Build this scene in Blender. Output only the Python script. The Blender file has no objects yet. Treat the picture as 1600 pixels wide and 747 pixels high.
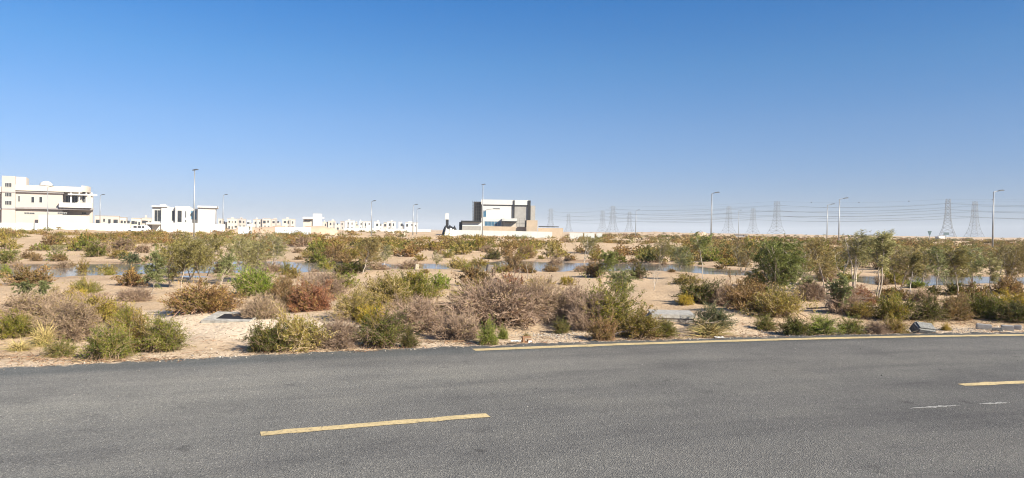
import bpy, math, random
import numpy as np
from mathutils import Matrix, Vector
R = math.radians
SC = bpy.context.scene
COL = SC.collection
RNG = np.random.default_rng(7)
random.seed(7)

# ------------------------------------------------------------------ camera
F = 1150.0; CAMH = 1.65
ROLL = math.atan(0.0152); PITCH = math.atan(12.8 / F)
fw = Vector((0, math.cos(PITCH), -math.sin(PITCH)))
rt0 = Vector((1, 0, 0)); up0 = rt0.cross(fw)
rt = rt0 * math.cos(ROLL) + up0 * math.sin(ROLL)
up = up0 * math.cos(ROLL) - rt0 * math.sin(ROLL)
cd = bpy.data.cameras.new('camera'); cam = bpy.data.objects.new('camera', cd); COL.objects.link(cam)
m = Matrix((rt, up, -fw)).transposed().to_4x4(); m.translation = (0, 0, CAMH); cam.matrix_world = m
cd.sensor_width = 36; cd.lens = 36 * F / 1600; cd.clip_end = 12000; cd.clip_start = 0.05
SC.camera = cam

def ray(px, py):
    return rt * ((px - 800) / F) + up * (-(py - 373.5) / F) + fw
def yh(px): return 348.5 + 0.0152 * px
def P(px, py, d):
    """world point on the plane Y = d"""
    v = ray(px, py); t = d / v.y
    return Vector((v.x * t, d, CAMH + v.z * t))
def px_of(X, Y):
    return 800 + F * X / max(Y, .1)

# ------------------------------------------------------------------ terrain
def road_y(x):
    x = np.asarray(x, float); c = np.clip(x, -7, 9)
    y = 6.62 + .37 * c - .0105 * c * c
    s = .37 - .021 * c
    return y + s * (x - c)
def road_s(x, y):
    c = np.clip(np.asarray(x, float) - 0.3 * (np.asarray(y, float) - road_y(x)) * 0, -7, 9)
    sl = .37 - .021 * c
    return (np.asarray(y, float) - road_y(x)) / np.sqrt(1 + sl * sl)
PN = [-700, 20, 120, 220, 330, 420, 520, 620, 720, 830, 900, 1000, 1100, 1170, 1250, 1330, 1440, 1520, 1600, 2400]
NB = [440, 434, 432, 430, 428, 426, 424, 420, 422, 427, 424, 425, 429, 433, 438, 443, 448, 446, 447, 452]
FB = [416, 412, 412, 413, 412, 410, 410, 412, 412, 408, 410, 412, 417, 419, 425, 428, 431, 433, 434, 443]
WL = -0.11
UU = np.array([(p - 800) / F for p in PN])
YN = np.array([(CAMH - WL) * F / (n - yh(p)) for p, n in zip(PN, NB)])
YF = np.array([(CAMH - WL) * F / (n - yh(p)) for p, n in zip(PN, FB)])
def sines(seed, n, f0, f1):
    r = np.random.default_rng(seed)
    a = r.uniform(0, 2 * np.pi, n); k = np.exp(r.uniform(np.log(f0), np.log(f1), n)); ph = r.uniform(0, 6.28, n)
    def f(x, y):
        s = 0
        for i in range(n):
            s = s + np.sin(k[i] * (math.cos(a[i]) * x + math.sin(a[i]) * y) + ph[i])
        return s / math.sqrt(n / 2)
    return f
nA = sines(1, 9, .35, 1.6); nB = sines(2, 9, .06, .3); nC = sines(3, 9, 1.5, 5); nD = sines(4, 8, .012, .05)
MOUNDS = []
def sst(a, b, x):
    t = np.clip((x - a) / (b - a), 0, 1); return t * t * (3 - 2 * t)
def pond_t(x, y):
    u = np.clip(x / np.maximum(y, 1), UU[0], UU[-1])
    a = np.interp(u, UU, YN); b = np.interp(u, UU, YF)
    return (y - a) / (b - a)
def hgt(x, y):
    x = np.asarray(x, float); y = np.asarray(y, float)
    s = road_s(x, y)
    off = sst(3.75, 5.2, np.abs(s))
    amp = .035 + .05 * sst(14, 40, y) + .12 * sst(50, 140, y)
    z = off * (amp * (.6 * nA(x, y) + .8 * nB(x, y)) + .020 * nC(x, y))
    for (mx, my, rx, ry, h) in MOUNDS:
        z = z + off * h * np.exp(-((x - mx) / rx) ** 2 - ((y - my) / ry) ** 2)
    t = pond_t(x, y)
    near = sst(-.8, -.05, t) * (1 - sst(1.05, 2.0, t))
    z = z * (1 - .85 * near) + near * (WL + .035 + .01 * nC(x, y))
    tt = t + .07 * nA(x, y) + .05 * nB(x * 3, y * 3)
    z = z - near * .16 * np.clip(np.sin(np.clip(tt, 0, 1) * np.pi), 0, 1) ** .5
    u = x / np.maximum(y, 1)
    berm = sst(.08, .2, u) * sst(380, 620, y) * (2.0 + .25 * nD(x, y)) + sst(900, 2600, y) * 1.2
    z = z + berm
    z = np.where(off < 1, z * off - .035 * (1 - off), z)
    return z
def ground(px, py):
    v = ray(px, py); t = 3.0
    while t < 3000:
        p = Vector((0, 0, CAMH)) + v * t
        if p.z < float(hgt(p.x, p.y)): return p
        t *= 1.006
    return Vector((0, 0, CAMH)) + v * 300
def gz(x, y): return float(hgt(x, y))
for (px, py, rx, ry, h) in [(400, 515, 1.5, 1.1, .14), (340, 497, .9, .9, .10), (1060, 500, 1.2, .8, .08), (150, 500, 1.6, 1.0, .1),
                            (800, 505, 2.2, .9, .12), (600, 490, 1.6, 1.0, .1), (1180, 490, 1.4, 1., .12), (1420, 492, 2.0, .9, .12),
                            (990, 505, 1.0, .8, .1)]:
    p = ground(px, py); MOUNDS.append((p.x, p.y, rx, ry, h))

# ------------------------------------------------------------------ mesh building
class MB:
    def __init__(s): s.v = []; s.q = []; s.t = []; s.c = []; s.n = 0; s.qm = []; s.tm = []
    def add(s, v, q=None, t=None, col=(1, 1, 1), mat=0):
        v = np.asarray(v, float).reshape(-1, 3)
        s.v.append(v)
        c = np.asarray(col, float)
        s.c.append(np.broadcast_to(c, (len(v), 3)) if c.ndim == 1 else c)
        if q is not None and len(q): q = np.asarray(q, int).reshape(-1, 4); s.q.append(q + s.n); s.qm.append(np.full(len(q), mat))
        if t is not None and len(t): t = np.asarray(t, int).reshape(-1, 3); s.t.append(t + s.n); s.tm.append(np.full(len(t), mat))
        s.n += len(v)
    def box(s, x0, x1, y0, y1, z0, z1, col=(1, 1, 1), mat=0, M=None):
        v = np.array([(x, y, z) for z in (z0, z1) for y in (y0, y1) for x in (x0, x1)], float)
        if M is not None: v = np.array([M @ Vector(p) for p in v])
        s.add(v, q=[(0, 2, 3, 1), (4, 5, 7, 6), (0, 1, 5, 4), (2, 6, 7, 3), (0, 4, 6, 2), (1, 3, 7, 5)], col=col, mat=mat)
    def tube(s, pts, rad, n=5, col=(1, 1, 1), mat=0, cap=False):
        pts = np.asarray(pts, float); k = len(pts)
        rad = np.broadcast_to(np.asarray(rad, float), (k,))
        tan = np.gradient(pts, axis=0); tan /= np.linalg.norm(tan, axis=1)[:, None] + 1e-9
        ref = np.array([0, 0, 1.]) if abs(tan[:, 2]).mean() < .8 else np.array([1., 0, 0])
        a = np.cross(tan, ref); a /= np.linalg.norm(a, axis=1)[:, None] + 1e-9
        b = np.cross(tan, a)
        th = np.arange(n) * 2 * np.pi / n
        v = pts[:, None, :] + rad[:, None, None] * (np.cos(th)[None, :, None] * a[:, None, :] + np.sin(th)[None, :, None] * b[:, None, :])
        q = [(i * n + j, i * n + (j + 1) % n, (i + 1) * n + (j + 1) % n, (i + 1) * n + j) for i in range(k - 1) for j in range(n)]
        t = []
        v = v.reshape(-1, 3)
        if cap:
            v = np.vstack([v, pts[:1], pts[-1:]])
            t = [(j, k * n, (j + 1) % n) for j in range(n)] + [((k - 1) * n + j, (k - 1) * n + (j + 1) % n, k * n + 1) for j in range(n)]
        s.add(v, q=q, t=t, col=col, mat=mat)
    def tubes(s, pts, rad, col, n=3, mat=0):
        """many thin tubes at once: pts (m, k, 3), rad (k,) , col (m, 3)"""
        pts = np.asarray(pts, float); m_, k, _ = pts.shape; rad = np.asarray(rad, float)
        ax = pts[:, -1] - pts[:, 0]; ax /= np.linalg.norm(ax, axis=1)[:, None] + 1e-9
        ref = np.where(np.abs(ax[:, 2:3]) > .8, np.array([[1., 0, 0]]), np.array([[0, 0, 1.]]))
        a = np.cross(ax, ref); a /= np.linalg.norm(a, axis=1)[:, None] + 1e-9; b = np.cross(ax, a)
        th = np.arange(n) * 2 * np.pi / n
        ring = np.cos(th)[None, :, None] * a[:, None] + np.sin(th)[None, :, None] * b[:, None]
        v = pts[:, :, None, :] + rad[None, :, None, None] * ring[:, None]
        q = np.array([(i * n + j, i * n + (j + 1) % n, (i + 1) * n + (j + 1) % n, (i + 1) * n + j) for i in range(k - 1) for j in range(n)])
        Q = (q[None] + (np.arange(m_) * k * n)[:, None, None]).reshape(-1, 4)
        s.add(v.reshape(-1, 3), q=Q, col=np.repeat(np.asarray(col), k * n, axis=0), mat=mat)
    def leaves(s, c, a, l, w, col, rng, mat=0):
        """diamond blades: centre c, axis a (unit), length l, width w"""
        n = len(c)
        r = rng.normal(size=(n, 3)); sd = np.cross(a, r); sd /= np.linalg.norm(sd, axis=1)[:, None] + 1e-9
        nr = np.cross(sd, a)
        l = np.broadcast_to(l, (n,))[:, None]; w = np.broadcast_to(w, (n,))[:, None]
        v = np.stack([c - a * l * .5, c + sd * w * .5 - a * l * .05 + nr * w * .15, c + a * l * .5, c - sd * w * .5 - a * l * .05 + nr * w * .15], axis=1).reshape(-1, 3)
        q = np.arange(4 * n).reshape(n, 4)
        s.add(v, q=q, col=np.repeat(col, 4, axis=0), mat=mat)
    def mesh(s, name, mats, smooth=False):
        me = bpy.data.meshes.new(name)
        v = np.vstack(s.v); q = np.vstack(s.q) if s.q else np.zeros((0, 4), int); t = np.vstack(s.t) if s.t else np.zeros((0, 3), int)
        me.vertices.add(len(v)); me.vertices.foreach_set('co', v.astype(np.float32).ravel())
        nl = q.size + t.size
        me.loops.add(nl); me.loops.foreach_set('vertex_index', np.concatenate([q.ravel(), t.ravel()]).astype(np.int32))
        npol = len(q) + len(t); me.polygons.add(npol)
        st = np.concatenate([np.arange(len(q)) * 4, q.size + np.arange(len(t)) * 3])
        me.polygons.foreach_set('loop_start', st.astype(np.int32))
        mi = np.concatenate((s.qm + s.tm) or [np.zeros(0)])
        me.polygons.foreach_set('material_index', mi.astype(np.int32))
        me.polygons.foreach_set('use_smooth', np.full(npol, smooth))
        me.update(calc_edges=True)
        at = me.color_attributes.new('Col', 'FLOAT_COLOR', 'POINT')
        c = np.ones((len(v), 4), np.float32); c[:, :3] = np.vstack(s.c)
        at.data.foreach_set('color', c.ravel())
        for mm in (mats if isinstance(mats, (list, tuple)) else [mats]): me.materials.append(mm)
        me.validate()
        return me
    def build(s, name, mats, parent=None, smooth=False):
        o = bpy.data.objects.new(name, s.mesh(name, mats, smooth)); COL.objects.link(o)
        if parent: o.parent = parent
        return o
def tag(o, label=None, cat=None, group=None, kind=None):
    if label: o['label'] = label
    if cat: o['category'] = cat
    if group: o['group'] = group
    if kind: o['kind'] = kind
    return o
def empty(name, loc=(0, 0, 0), rz=0, label=None, cat=None, group=None):
    o = bpy.data.objects.new(name, None); COL.objects.link(o); o.location = loc; o.rotation_euler = (0, 0, rz)
    o.empty_display_size = .2
    return tag(o, label, cat, group)
def child(name, me, parent):
    o = bpy.data.objects.new(name, me); COL.objects.link(o); o.parent = parent; return o

# ------------------------------------------------------------------ materials
def newmat(name):
    mt = bpy.data.materials.new(name); mt.use_nodes = True
    nt = mt.node_tree; b = nt.nodes['Principled BSDF']; return mt, nt, b
def N(nt, t, **kw):
    n = nt.nodes.new(t)
    for k, v in kw.items():
        if k in n.inputs.keys() if hasattr(n.inputs, 'keys') else False: n.inputs[k].default_value = v
        else: setattr(n, k, v)
    return n
def ramp(nt, stops, src):
    r = nt.nodes.new('ShaderNodeValToRGB'); e = r.color_ramp.elements
    while len(e) < len(stops): e.new(.5)
    for el, (p, c) in zip(e, stops):
        el.position = p; el.color = (*c, 1) if len(c) == 3 else c
    nt.links.new(src, r.inputs[0]); return r
def mixc(nt, f, a, b, mode='MIX'):
    mx = nt.nodes.new('ShaderNodeMix'); mx.data_type = 'RGBA'; mx.blend_type = mode
    for i, v in ((0, f), (6, a), (7, b)):
        if isinstance(v, bpy.types.NodeSocket): nt.links.new(v, mx.inputs[i])
        else: mx.inputs[i].default_value = (*v, 1) if isinstance(v, tuple) else v
    return mx.outputs[2]
def noise(nt, vec, scale, detail=4, rough=.55):
    n = nt.nodes.new('ShaderNodeTexNoise'); n.inputs['Scale'].default_value = scale; n.inputs['Detail'].default_value = detail
    n.inputs['Roughness'].default_value = rough
    nt.links.new(vec, n.inputs['Vector']); return n.outputs['Fac']
def plain(name, col, rough=.7, metal=0, var=.12, scale=1.5, bump=0.0):
    mt, nt, b = newmat(name)
    g = nt.nodes.new('ShaderNodeNewGeometry')
    f = noise(nt, g.outputs['Position'], scale, 6, .6)
    c = ramp(nt, [(.3, tuple(x * (1 - var) for x in col)), (.7, tuple(min(1, x * (1 + var)) for x in col))], f)
    nt.links.new(c.outputs[0], b.inputs['Base Color'])
    b.inputs['Roughness'].default_value = rough; b.inputs['Metallic'].default_value = metal
    if bump:
        bm = nt.nodes.new('ShaderNodeBump'); bm.inputs['Strength'].default_value = bump; bm.inputs['Distance'].default_value = .02
        nt.links.new(noise(nt, g.outputs['Position'], scale * 12, 5), bm.inputs['Height']); nt.links.new(bm.outputs[0], b.inputs['Normal'])
    return mt
def leafmat(name, trans=.33, rough=.6):
    mt, nt, b = newmat(name)
    at = nt.nodes.new('ShaderNodeAttribute'); at.attribute_name = 'Col'
    oi = nt.nodes.new('ShaderNodeObjectInfo')
    hs = nt.nodes.new('ShaderNodeHueSaturation')
    mr = nt.nodes.new('ShaderNodeMapRange'); mr.inputs['To Min'].default_value = .82; mr.inputs['To Max'].default_value = 1.18
    nt.links.new(oi.outputs['Random'], mr.inputs[0]); nt.links.new(mr.outputs[0], hs.inputs['Value'])
    nt.links.new(at.outputs['Color'], hs.inputs['Color'])
    b.inputs['Roughness'].default_value = rough; b.inputs['Specular IOR Level'].default_value = .25
    nt.links.new(hs.outputs[0], b.inputs['Base Color'])
    if trans:
        tr = nt.nodes.new('ShaderNodeBsdfTranslucent'); nt.links.new(hs.outputs[0], tr.inputs[0])
        mx = nt.nodes.new('ShaderNodeMixShader'); mx.inputs[0].default_value = trans
        nt.links.new(b.outputs[0], mx.inputs[1]); nt.links.new(tr.outputs[0], mx.inputs[2])
        nt.links.new(mx.outputs[0], nt.nodes['Material Output'].inputs[0])
    return mt
LEAF = leafmat('leaf'); TWIG = leafmat('twig_bark', 0, .8); STONE = leafmat('stone', 0, .85)

def sand_material():
    mt, nt, b = newmat('sand')
    g = nt.nodes.new('ShaderNodeNewGeometry'); pos = g.outputs['Position']
    big = noise(nt, pos, .11, 5, .6); mid = noise(nt, pos, .9, 6, .65); fine = noise(nt, pos, 14, 6, .7); vf = noise(nt, pos, 70, 3, .6)
    base = ramp(nt, [(.32, (.48, .355, .23)), (.52, (.56, .43, .285)), (.72, (.64, .51, .355))], mid)
    tan = ramp(nt, [(.35, (.42, .29, .185)), (.65, (.54, .39, .265))], big)
    c = mixc(nt, .5, base.outputs[0], tan.outputs[0])
    # pale spoil on the verge (its own colour: crushed shell sand thrown up by the road works)
    at = nt.nodes.new('ShaderNodeAttribute'); at.attribute_name = 'Col'
    sp = nt.nodes.new('ShaderNodeSeparateColor'); nt.links.new(at.outputs['Color'], sp.inputs[0])
    mm = nt.nodes.new('ShaderNodeMath'); mm.operation = 'MULTIPLY'; nt.links.new(sp.outputs[0], mm.inputs[0])
    r2 = ramp(nt, [(.3, (.55, .55, .55)), (.6, (1, 1, 1))], mid); nt.links.new(r2.outputs[0], mm.inputs[1])
    c = mixc(nt, mm.outputs[0], c, (.70, .58, .445))
    # damp mud by the water
    c = mixc(nt, sp.outputs[1], c, (.32, .21, .14))
    sp2 = ramp(nt, [(.36, (.55, .5, .46)), (.5, (1, 1, 1)), (.66, (1.0, 1.0, 1.0)), (.75, (1.15, 1.12, 1.1))], fine)
    c = mixc(nt, .8, c, sp2.outputs[0], 'MULTIPLY')
    sp3 = ramp(nt, [(.3, (.72, .7, .68)), (.5, (1, 1, 1))], vf)
    c = mixc(nt, .7, c, sp3.outputs[0], 'MULTIPLY')
    nt.links.new(c, b.inputs['Base Color']); b.inputs['Roughness'].default_value = .95; b.inputs['Specular IOR Level'].default_value = .1
    bm = nt.nodes.new('ShaderNodeBump'); bm.inputs['Strength'].default_value = .55; bm.inputs['Distance'].default_value = .08
    ad = nt.nodes.new('ShaderNodeMath'); ad.operation = 'MULTIPLY_ADD'; nt.links.new(noise(nt, pos, 5, 7, .7), ad.inputs[0]); ad.inputs[1].default_value = 1.5
    nt.links.new(fine, ad.inputs[2]); nt.links.new(ad.outputs[0], bm.inputs['Height']); nt.links.new(bm.outputs[0], b.inputs['Normal'])
    return mt
SAND = sand_material()

def asphalt_material():
    mt, nt, b = newmat('asphalt')
    at = nt.nodes.new('ShaderNodeAttribute'); at.attribute_name = 'RoadUV'
    sx = nt.nodes.new('ShaderNodeSeparateXYZ'); nt.links.new(at.outputs['Vector'], sx.inputs[0])
    g = nt.nodes.new('ShaderNodeNewGeometry'); pos = g.outputs['Position']
    st = nt.nodes.new('ShaderNodeVectorMath'); st.operation = 'MULTIPLY'; st.inputs[1].default_value = (.22, 1.6, 1)
    nt.links.new(at.outputs['Vector'], st.inputs[0])
    streak = noise(nt, st.outputs[0], 1.0, 5, .6)
    patch = noise(nt, pos, .8, 5, .6)
    vo = nt.nodes.new('ShaderNodeTexVoronoi'); vo.inputs['Scale'].default_value = 105; nt.links.new(pos, vo.inputs['Vector'])
    vs = nt.nodes.new('ShaderNodeSeparateColor'); nt.links.new(vo.outputs['Color'], vs.inputs[0])
    stone = ramp(nt, [(0, (.06, .06, .059)), (.35, (.108, .106, .103)), (.75, (.142, .139, .134)), (.94, (.19, .186, .178)), (1, (.32, .31, .29))], vs.outputs[0])
    fn = noise(nt, pos, 38, 6, .75)
    c = mixc(nt, .35, stone.outputs[0], ramp(nt, [(.33, (.07, .069, .067)), (.64, (.165, .162, .155))], fn).outputs[0])
    # worn wheel tracks paler, edge strip fresher and darker (v = metres across from the centre line)
    wear = ramp(nt, [(0, (.86, .86, .86)), (.18, (1.0, 1, 1)), (.42, (.93, .93, .94)), (.60, (1.04, 1.035, 1.02)), (.80, (1.14, 1.13, 1.11)), (.90, (.95, .96, .97)), (.945, (.80, .82, .84)), (1, (.74, .76, .78))], None or sx.outputs[1]) if False else None
    mr = nt.nodes.new('ShaderNodeMapRange'); mr.inputs['From Min'].default_value = -3.9; mr.inputs['From Max'].default_value = 3.9
    ad = nt.nodes.new('ShaderNodeMath'); ad.operation = 'MULTIPLY_ADD'; nt.links.new(streak, ad.inputs[0]); ad.inputs[1].default_value = .5
    sb = nt.nodes.new('ShaderNodeMath'); sb.operation = 'ADD'; nt.links.new(sx.outputs[1], sb.inputs[0]); sb.inputs[1].default_value = -.25
    nt.links.new(sb.outputs[0], ad.inputs[2]); nt.links.new(ad.outputs[0], mr.inputs[0])
    wear = ramp(nt, [(0, (.8, .8, .81)), (.15, (.98, .98, .98)), (.32, (.88, .88, .89)), (.55, (.95, .95, .95)), (.68, (1.05, 1.045, 1.03)), (.80, (1.16, 1.15, 1.13)), (.90, (1.0, 1.0, 1.0)), (.925, (.74, .78, .81)), (1, (.62, .66, .69))], mr.outputs[0])
    c = mixc(nt, 1, c, wear.outputs[0], 'MULTIPLY')
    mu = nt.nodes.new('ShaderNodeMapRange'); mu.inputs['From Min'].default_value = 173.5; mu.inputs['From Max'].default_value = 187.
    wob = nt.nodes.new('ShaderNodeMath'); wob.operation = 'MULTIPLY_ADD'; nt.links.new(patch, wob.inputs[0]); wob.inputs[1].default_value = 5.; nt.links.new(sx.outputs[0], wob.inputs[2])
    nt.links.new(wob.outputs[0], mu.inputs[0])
    c = mixc(nt, 1, c, ramp(nt, [(0, (1.46, 1.44, 1.37)), (.45, (1.36, 1.34, 1.28)), (1, (.98, .96, .93))], mu.outputs[0]).outputs[0], 'MULTIPLY')  # brightness falloff along the road put into the asphalt colour
    c = mixc(nt, 1, c, ramp(nt, [(.3, (.78, .78, .79)), (.5, (1, 1, 1)), (.7, (1.16, 1.15, 1.12))], patch).outputs[0], 'MULTIPLY')
    c = mixc(nt, 1, c, ramp(nt, [(.3, (.76, .76, .78)), (.5, (1, 1, 1)), (.7, (1.14, 1.14, 1.12))], streak).outputs[0], 'MULTIPLY')
    stn = noise(nt, pos, 3.2, 6, .62)
    c = mixc(nt, 1, c, ramp(nt, [(.26, (.55, .54, .53)), (.36, (1, 1, 1)), (.66, (1, 1, 1)), (.74, (1.16, 1.15, 1.12))], stn).outputs[0], 'MULTIPLY')
    # sand blown over the outer edge of the asphalt
    dr = nt.nodes.new('ShaderNodeMath'); dr.operation = 'MULTIPLY_ADD'; nt.links.new(noise(nt, pos, 6, 6, .65), dr.inputs[0]); dr.inputs[1].default_value = 1.1; nt.links.new(sx.outputs[1], dr.inputs[2])
    dm = nt.nodes.new('ShaderNodeMapRange'); dm.inputs['From Min'].default_value = 4.32; dm.inputs['From Max'].default_value = 4.5; nt.links.new(dr.outputs[0], dm.inputs[0])
    c = mixc(nt, dm.outputs[0], c, (.50, .39, .28))
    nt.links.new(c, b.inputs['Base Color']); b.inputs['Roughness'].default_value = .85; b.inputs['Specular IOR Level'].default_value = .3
    bm = nt.nodes.new('ShaderNodeBump'); bm.inputs['Strength'].default_value = .8; bm.inputs['Distance'].default_value = .008
    nt.links.new(vo.outputs['Distance'], bm.inputs['Height']); nt.links.new(bm.outputs[0], b.inputs['Normal'])
    return mt
ASPHALT = asphalt_material()

def paint_material():
    mt, nt, b = newmat('yellow_road_paint')
    g = nt.nodes.new('ShaderNodeNewGeometry'); pos = g.outputs['Position']
    f = noise(nt, pos, 30, 5, .75); f2 = noise(nt, pos, 2.5, 4, .6)
    c = ramp(nt, [(.34, (.15, .135, .11)), (.45, (.48, .37, .19)), (.7, (.61, .485, .26))], f)
    c2 = mixc(nt, 1, c.outputs[0], ramp(nt, [(.3, (.82, .82, .82)), (.7, (1.1, 1.1, 1.1))], f2).outputs[0], 'MULTIPLY')
    nt.links.new(c2, b.inputs['Base Color']); b.inputs['Roughness'].default_value = .75
    return mt
PAINT = paint_material()

def water_material():
    mt, nt, b = newmat('pool_water')
    g = nt.nodes.new('ShaderNodeNewGeometry'); pos = g.outputs['Position']
    b.inputs['Base Color'].default_value = (.19, .17, .145, 1); b.inputs['Roughness'].default_value = .09; b.inputs['IOR'].default_value = 1.33
    bm = nt.nodes.new('ShaderNodeBump'); bm.inputs['Strength'].default_value = .07; bm.inputs['Distance'].default_value = .02
    nt.links.new(noise(nt, pos, 3.5, 4, .6), bm.inputs['Height']); nt.links.new(bm.outputs[0], b.inputs['Normal'])
    return mt
WATER = water_material()
WHITE = plain('white_render', (.55, .54, .515), .75, var=.04, scale=.4)
CREAM = plain('cream_render', (.50, .445, .38), .8, var=.05, scale=.4)
PINKISH = plain('pale_pink_render', (.42, .37, .33), .8, var=.04, scale=.4)
BEIGE = plain('beige_block', (.42, .335, .245), .85, var=.1, scale=.8)
STONEGREY = plain('grey_stone_cladding', (.29, .28, .265), .8, var=.12, scale=1.2)
DARK = plain('dark_trim', (.014, .014, .016), .6, var=.3)
DARKW = plain('window_glass_dark', (.022, .025, .03), .35, var=.3)
BLUEGL = plain('blue_glass', (.06, .14, .22), .1, var=.25)
GALV = plain('galvanised_steel', (.30, .31, .32), .5, .5, var=.1)
LAMPH = plain('lamp_housing', (.10, .11, .12), .5, .3)
HOARD = plain('white_hoarding', (.49, .515, .49), .6, var=.07, scale=.7)
PALEBLUE = plain('pale_blue_hoarding', (.42, .48, .52), .6, var=.1, scale=.5)
CONC = plain('concrete', (.34, .325, .295), .9, var=.34, scale=14, bump=.4)
STEEL = plain('pylon_steel', (.19, .20, .21), .6, .2)
CABLE = plain('cable', (.07, .07, .075), .6)
CARW = plain('white_car_paint', (.8, .8, .8), .25, var=.02)
TYRE = plain('tyre', (.03, .03, .03), .8)
REDM = plain('terracotta', (.24, .13, .07), .8, var=.2, scale=20)
PAPER = plain('paper', (.75, .74, .72), .8, var=.06, scale=20)
SCAF = plain('scaffold', (.10, .09, .085), .6, .3)
GREENSIGN = plain('sign_back', (.06, .10, .11), .5)
SPOIL = plain('spoil_sand', (.48, .345, .245), .95, var=.15, scale=.5, bump=.5)

# ------------------------------------------------------------------ ground sheet, road, water
def build_ground():
    ys = np.concatenate([np.linspace(-60, 3, 16), np.linspace(3.5, 16, 120), 16 * (1.018 ** np.arange(1, 170)), np.geomspace(360, 9000, 40)])
    ns = 420; s = np.linspace(-1, 1, ns)
    sp = .35 * s + .65 * s ** 3
    Wd = 1.35 * np.abs(ys) + 30
    X = sp[None, :] * Wd[:, None]; Y = np.repeat(ys[:, None], ns, 1)
    Z = hgt(X, Y)
    v = np.stack([X, Y, Z], -1).reshape(-1, 3)
    n = len(ys); i = np.arange((n - 1) * ns).reshape(n - 1, ns)[:, :-1].ravel()
    q = np.stack([i, i + 1, i + ns + 1, i + ns], 1)
    col = np.zeros((len(v), 3))
    sd = road_s(v[:, 0], v[:, 1])
    pale = np.zeros(len(v))
    for (mx, my, rx, ry, h) in [(*MOUNDS[0][:2], 2.0, 1.5, 1), (*MOUNDS[1][:2], 1.3, 1.2, 1), (*MOUNDS[4][:2], 2., .8, .5), (*MOUNDS[2][:2], 1.5, .8, .5)]:
        pale = np.maximum(pale, 1.4 * h * np.exp(-((v[:, 0] - mx) / rx) ** 2 - ((v[:, 1] - my) / ry) ** 2))
    pale = np.maximum(pale, .55 * (1 - sst(4.0, 5.6, sd)))
    col[:, 0] = np.clip(pale, 0, 1)
    t = pond_t(v[:, 0], v[:, 1])
    col[:, 1] = np.clip(1 - (v[:, 2] - WL) / .05, 0, 1) * .8 * ((t > -.4) & (t < 1.5))
    mb = MB(); mb.add(v, q=q, col=col)
    tag(mb.build('ground', SAND, smooth=True), 'sandy desert ground with damp tan mud and pale verge spoil', kind='structure')
build_ground()

def centre(x):
    y = float(road_y(x)); c = min(9, max(-7, x)); sl = .37 - .021 * c
    l = math.hypot(1, sl); return np.array([x, y]), np.array([-sl / l, 1 / l])
def strip(name, xs, v0, v1, z, mat, label, nv=1, wob=0.0, seed=0):
    r = np.random.default_rng(seed)
    mb = MB(); V = []; UV = []
    vs = np.linspace(v0, v1, nv + 1)
    dist = 0; last = None
    for x in xs:
        p, n = centre(x)
        if last is not None: dist += np.linalg.norm(p - last)
        last = p
        for k, vv in enumerate(vs):
            w = (r.normal() * wob) if k in (0, nv) else 0
            q = p + n * (vv + w); V.append((q[0], q[1], z)); UV.append((dist, vv, 0))
    k = nv + 1
    Q = [(i * k + j, (i + 1) * k + j, (i + 1) * k + j + 1, i * k + j + 1) for i in range(len(xs) - 1) for j in range(nv)]
    mb.add(V, q=Q)
    o = mb.build(name, mat); a = o.data.attributes.new('RoadUV', 'FLOAT_VECTOR', 'POINT'); a.data.foreach_set('vector', np.array(UV, np.float32).ravel())
    tag(o, label, kind='structure'); return o
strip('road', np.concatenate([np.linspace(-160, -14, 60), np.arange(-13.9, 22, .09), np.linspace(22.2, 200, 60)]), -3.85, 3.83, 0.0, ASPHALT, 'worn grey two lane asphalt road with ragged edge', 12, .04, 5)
EX0 = -.72
strip('road_marking', np.concatenate([np.linspace(.66, 12, 90), np.linspace(13, 200, 60)]), 3.365, 3.545, .004, PAINT, 'solid yellow edge line along the far side of road', 1, .007, 1)
strip('road_marking', np.linspace(-1.98, -.19, 20), -.065, .065, .004, PAINT, 'short yellow centre dash near the camera', 1, .007, 2)
strip('road_marking', np.linspace(5.05, 7.0, 20), -.065, .065, .004, PAINT, 'second yellow centre dash further along the road', 1, .007, 3)
strip('road_marking', np.linspace(-9.1, -7.2, 20), -.065, .065, .004, PAINT, 'yellow centre dash back along the road', 1, .004, 4)
def scuff(px0, px1, py0, py1, seed):
    r = np.random.default_rng(seed); mb = MB()
    a = ray(px0, py0); b = ray(px1, py1)
    A = a * (-(CAMH - .004) / a.z); B = b * (-(CAMH - .004) / b.z)
    n = 26; V = []
    for i in range(n + 1):
        t = i / n; p = A.lerp(B, t); w = .035 * math.sin(math.pi * min(1, t * 1.02)) * r.uniform(.2, 1) + .004
        o = r.normal() * .008
        V += [(p.x, p.y + o - w, .004), (p.x, p.y + o + w, .004)]
    mb.add(V, q=[(2 * i, 2 * i + 2, 2 * i + 3, 2 * i + 1) for i in range(n)])
    tag(mb.build('road_marking', plain('chalky_scuff', (.27, .265, .25), .9, var=.5, scale=40)), 'chalky white scuff on the asphalt', kind='structure')
scuff(1420, 1500, 638, 633, 1); scuff(1528, 1578, 631, 629, 2)

def build_water():
    mb = MB(); us = np.linspace(UU[0], UU[-1], 80); V = []
    for u in us:
        a = np.interp(u, UU, YN); b = np.interp(u, UU, YF)
        a2 = a - .25 * (b - a); b2 = b + .2 * (b - a)
        V += [(u * a2, a2, WL), (u * b2, b2, WL)]
    mb.add(V, q=[(2 * i, 2 * i + 2, 2 * i + 3, 2 * i + 1) for i in range(79)])
    tag(mb.build('water', WATER), 'shallow pool of standing water reflecting the sky across the field', kind='structure')
build_water()

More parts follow.
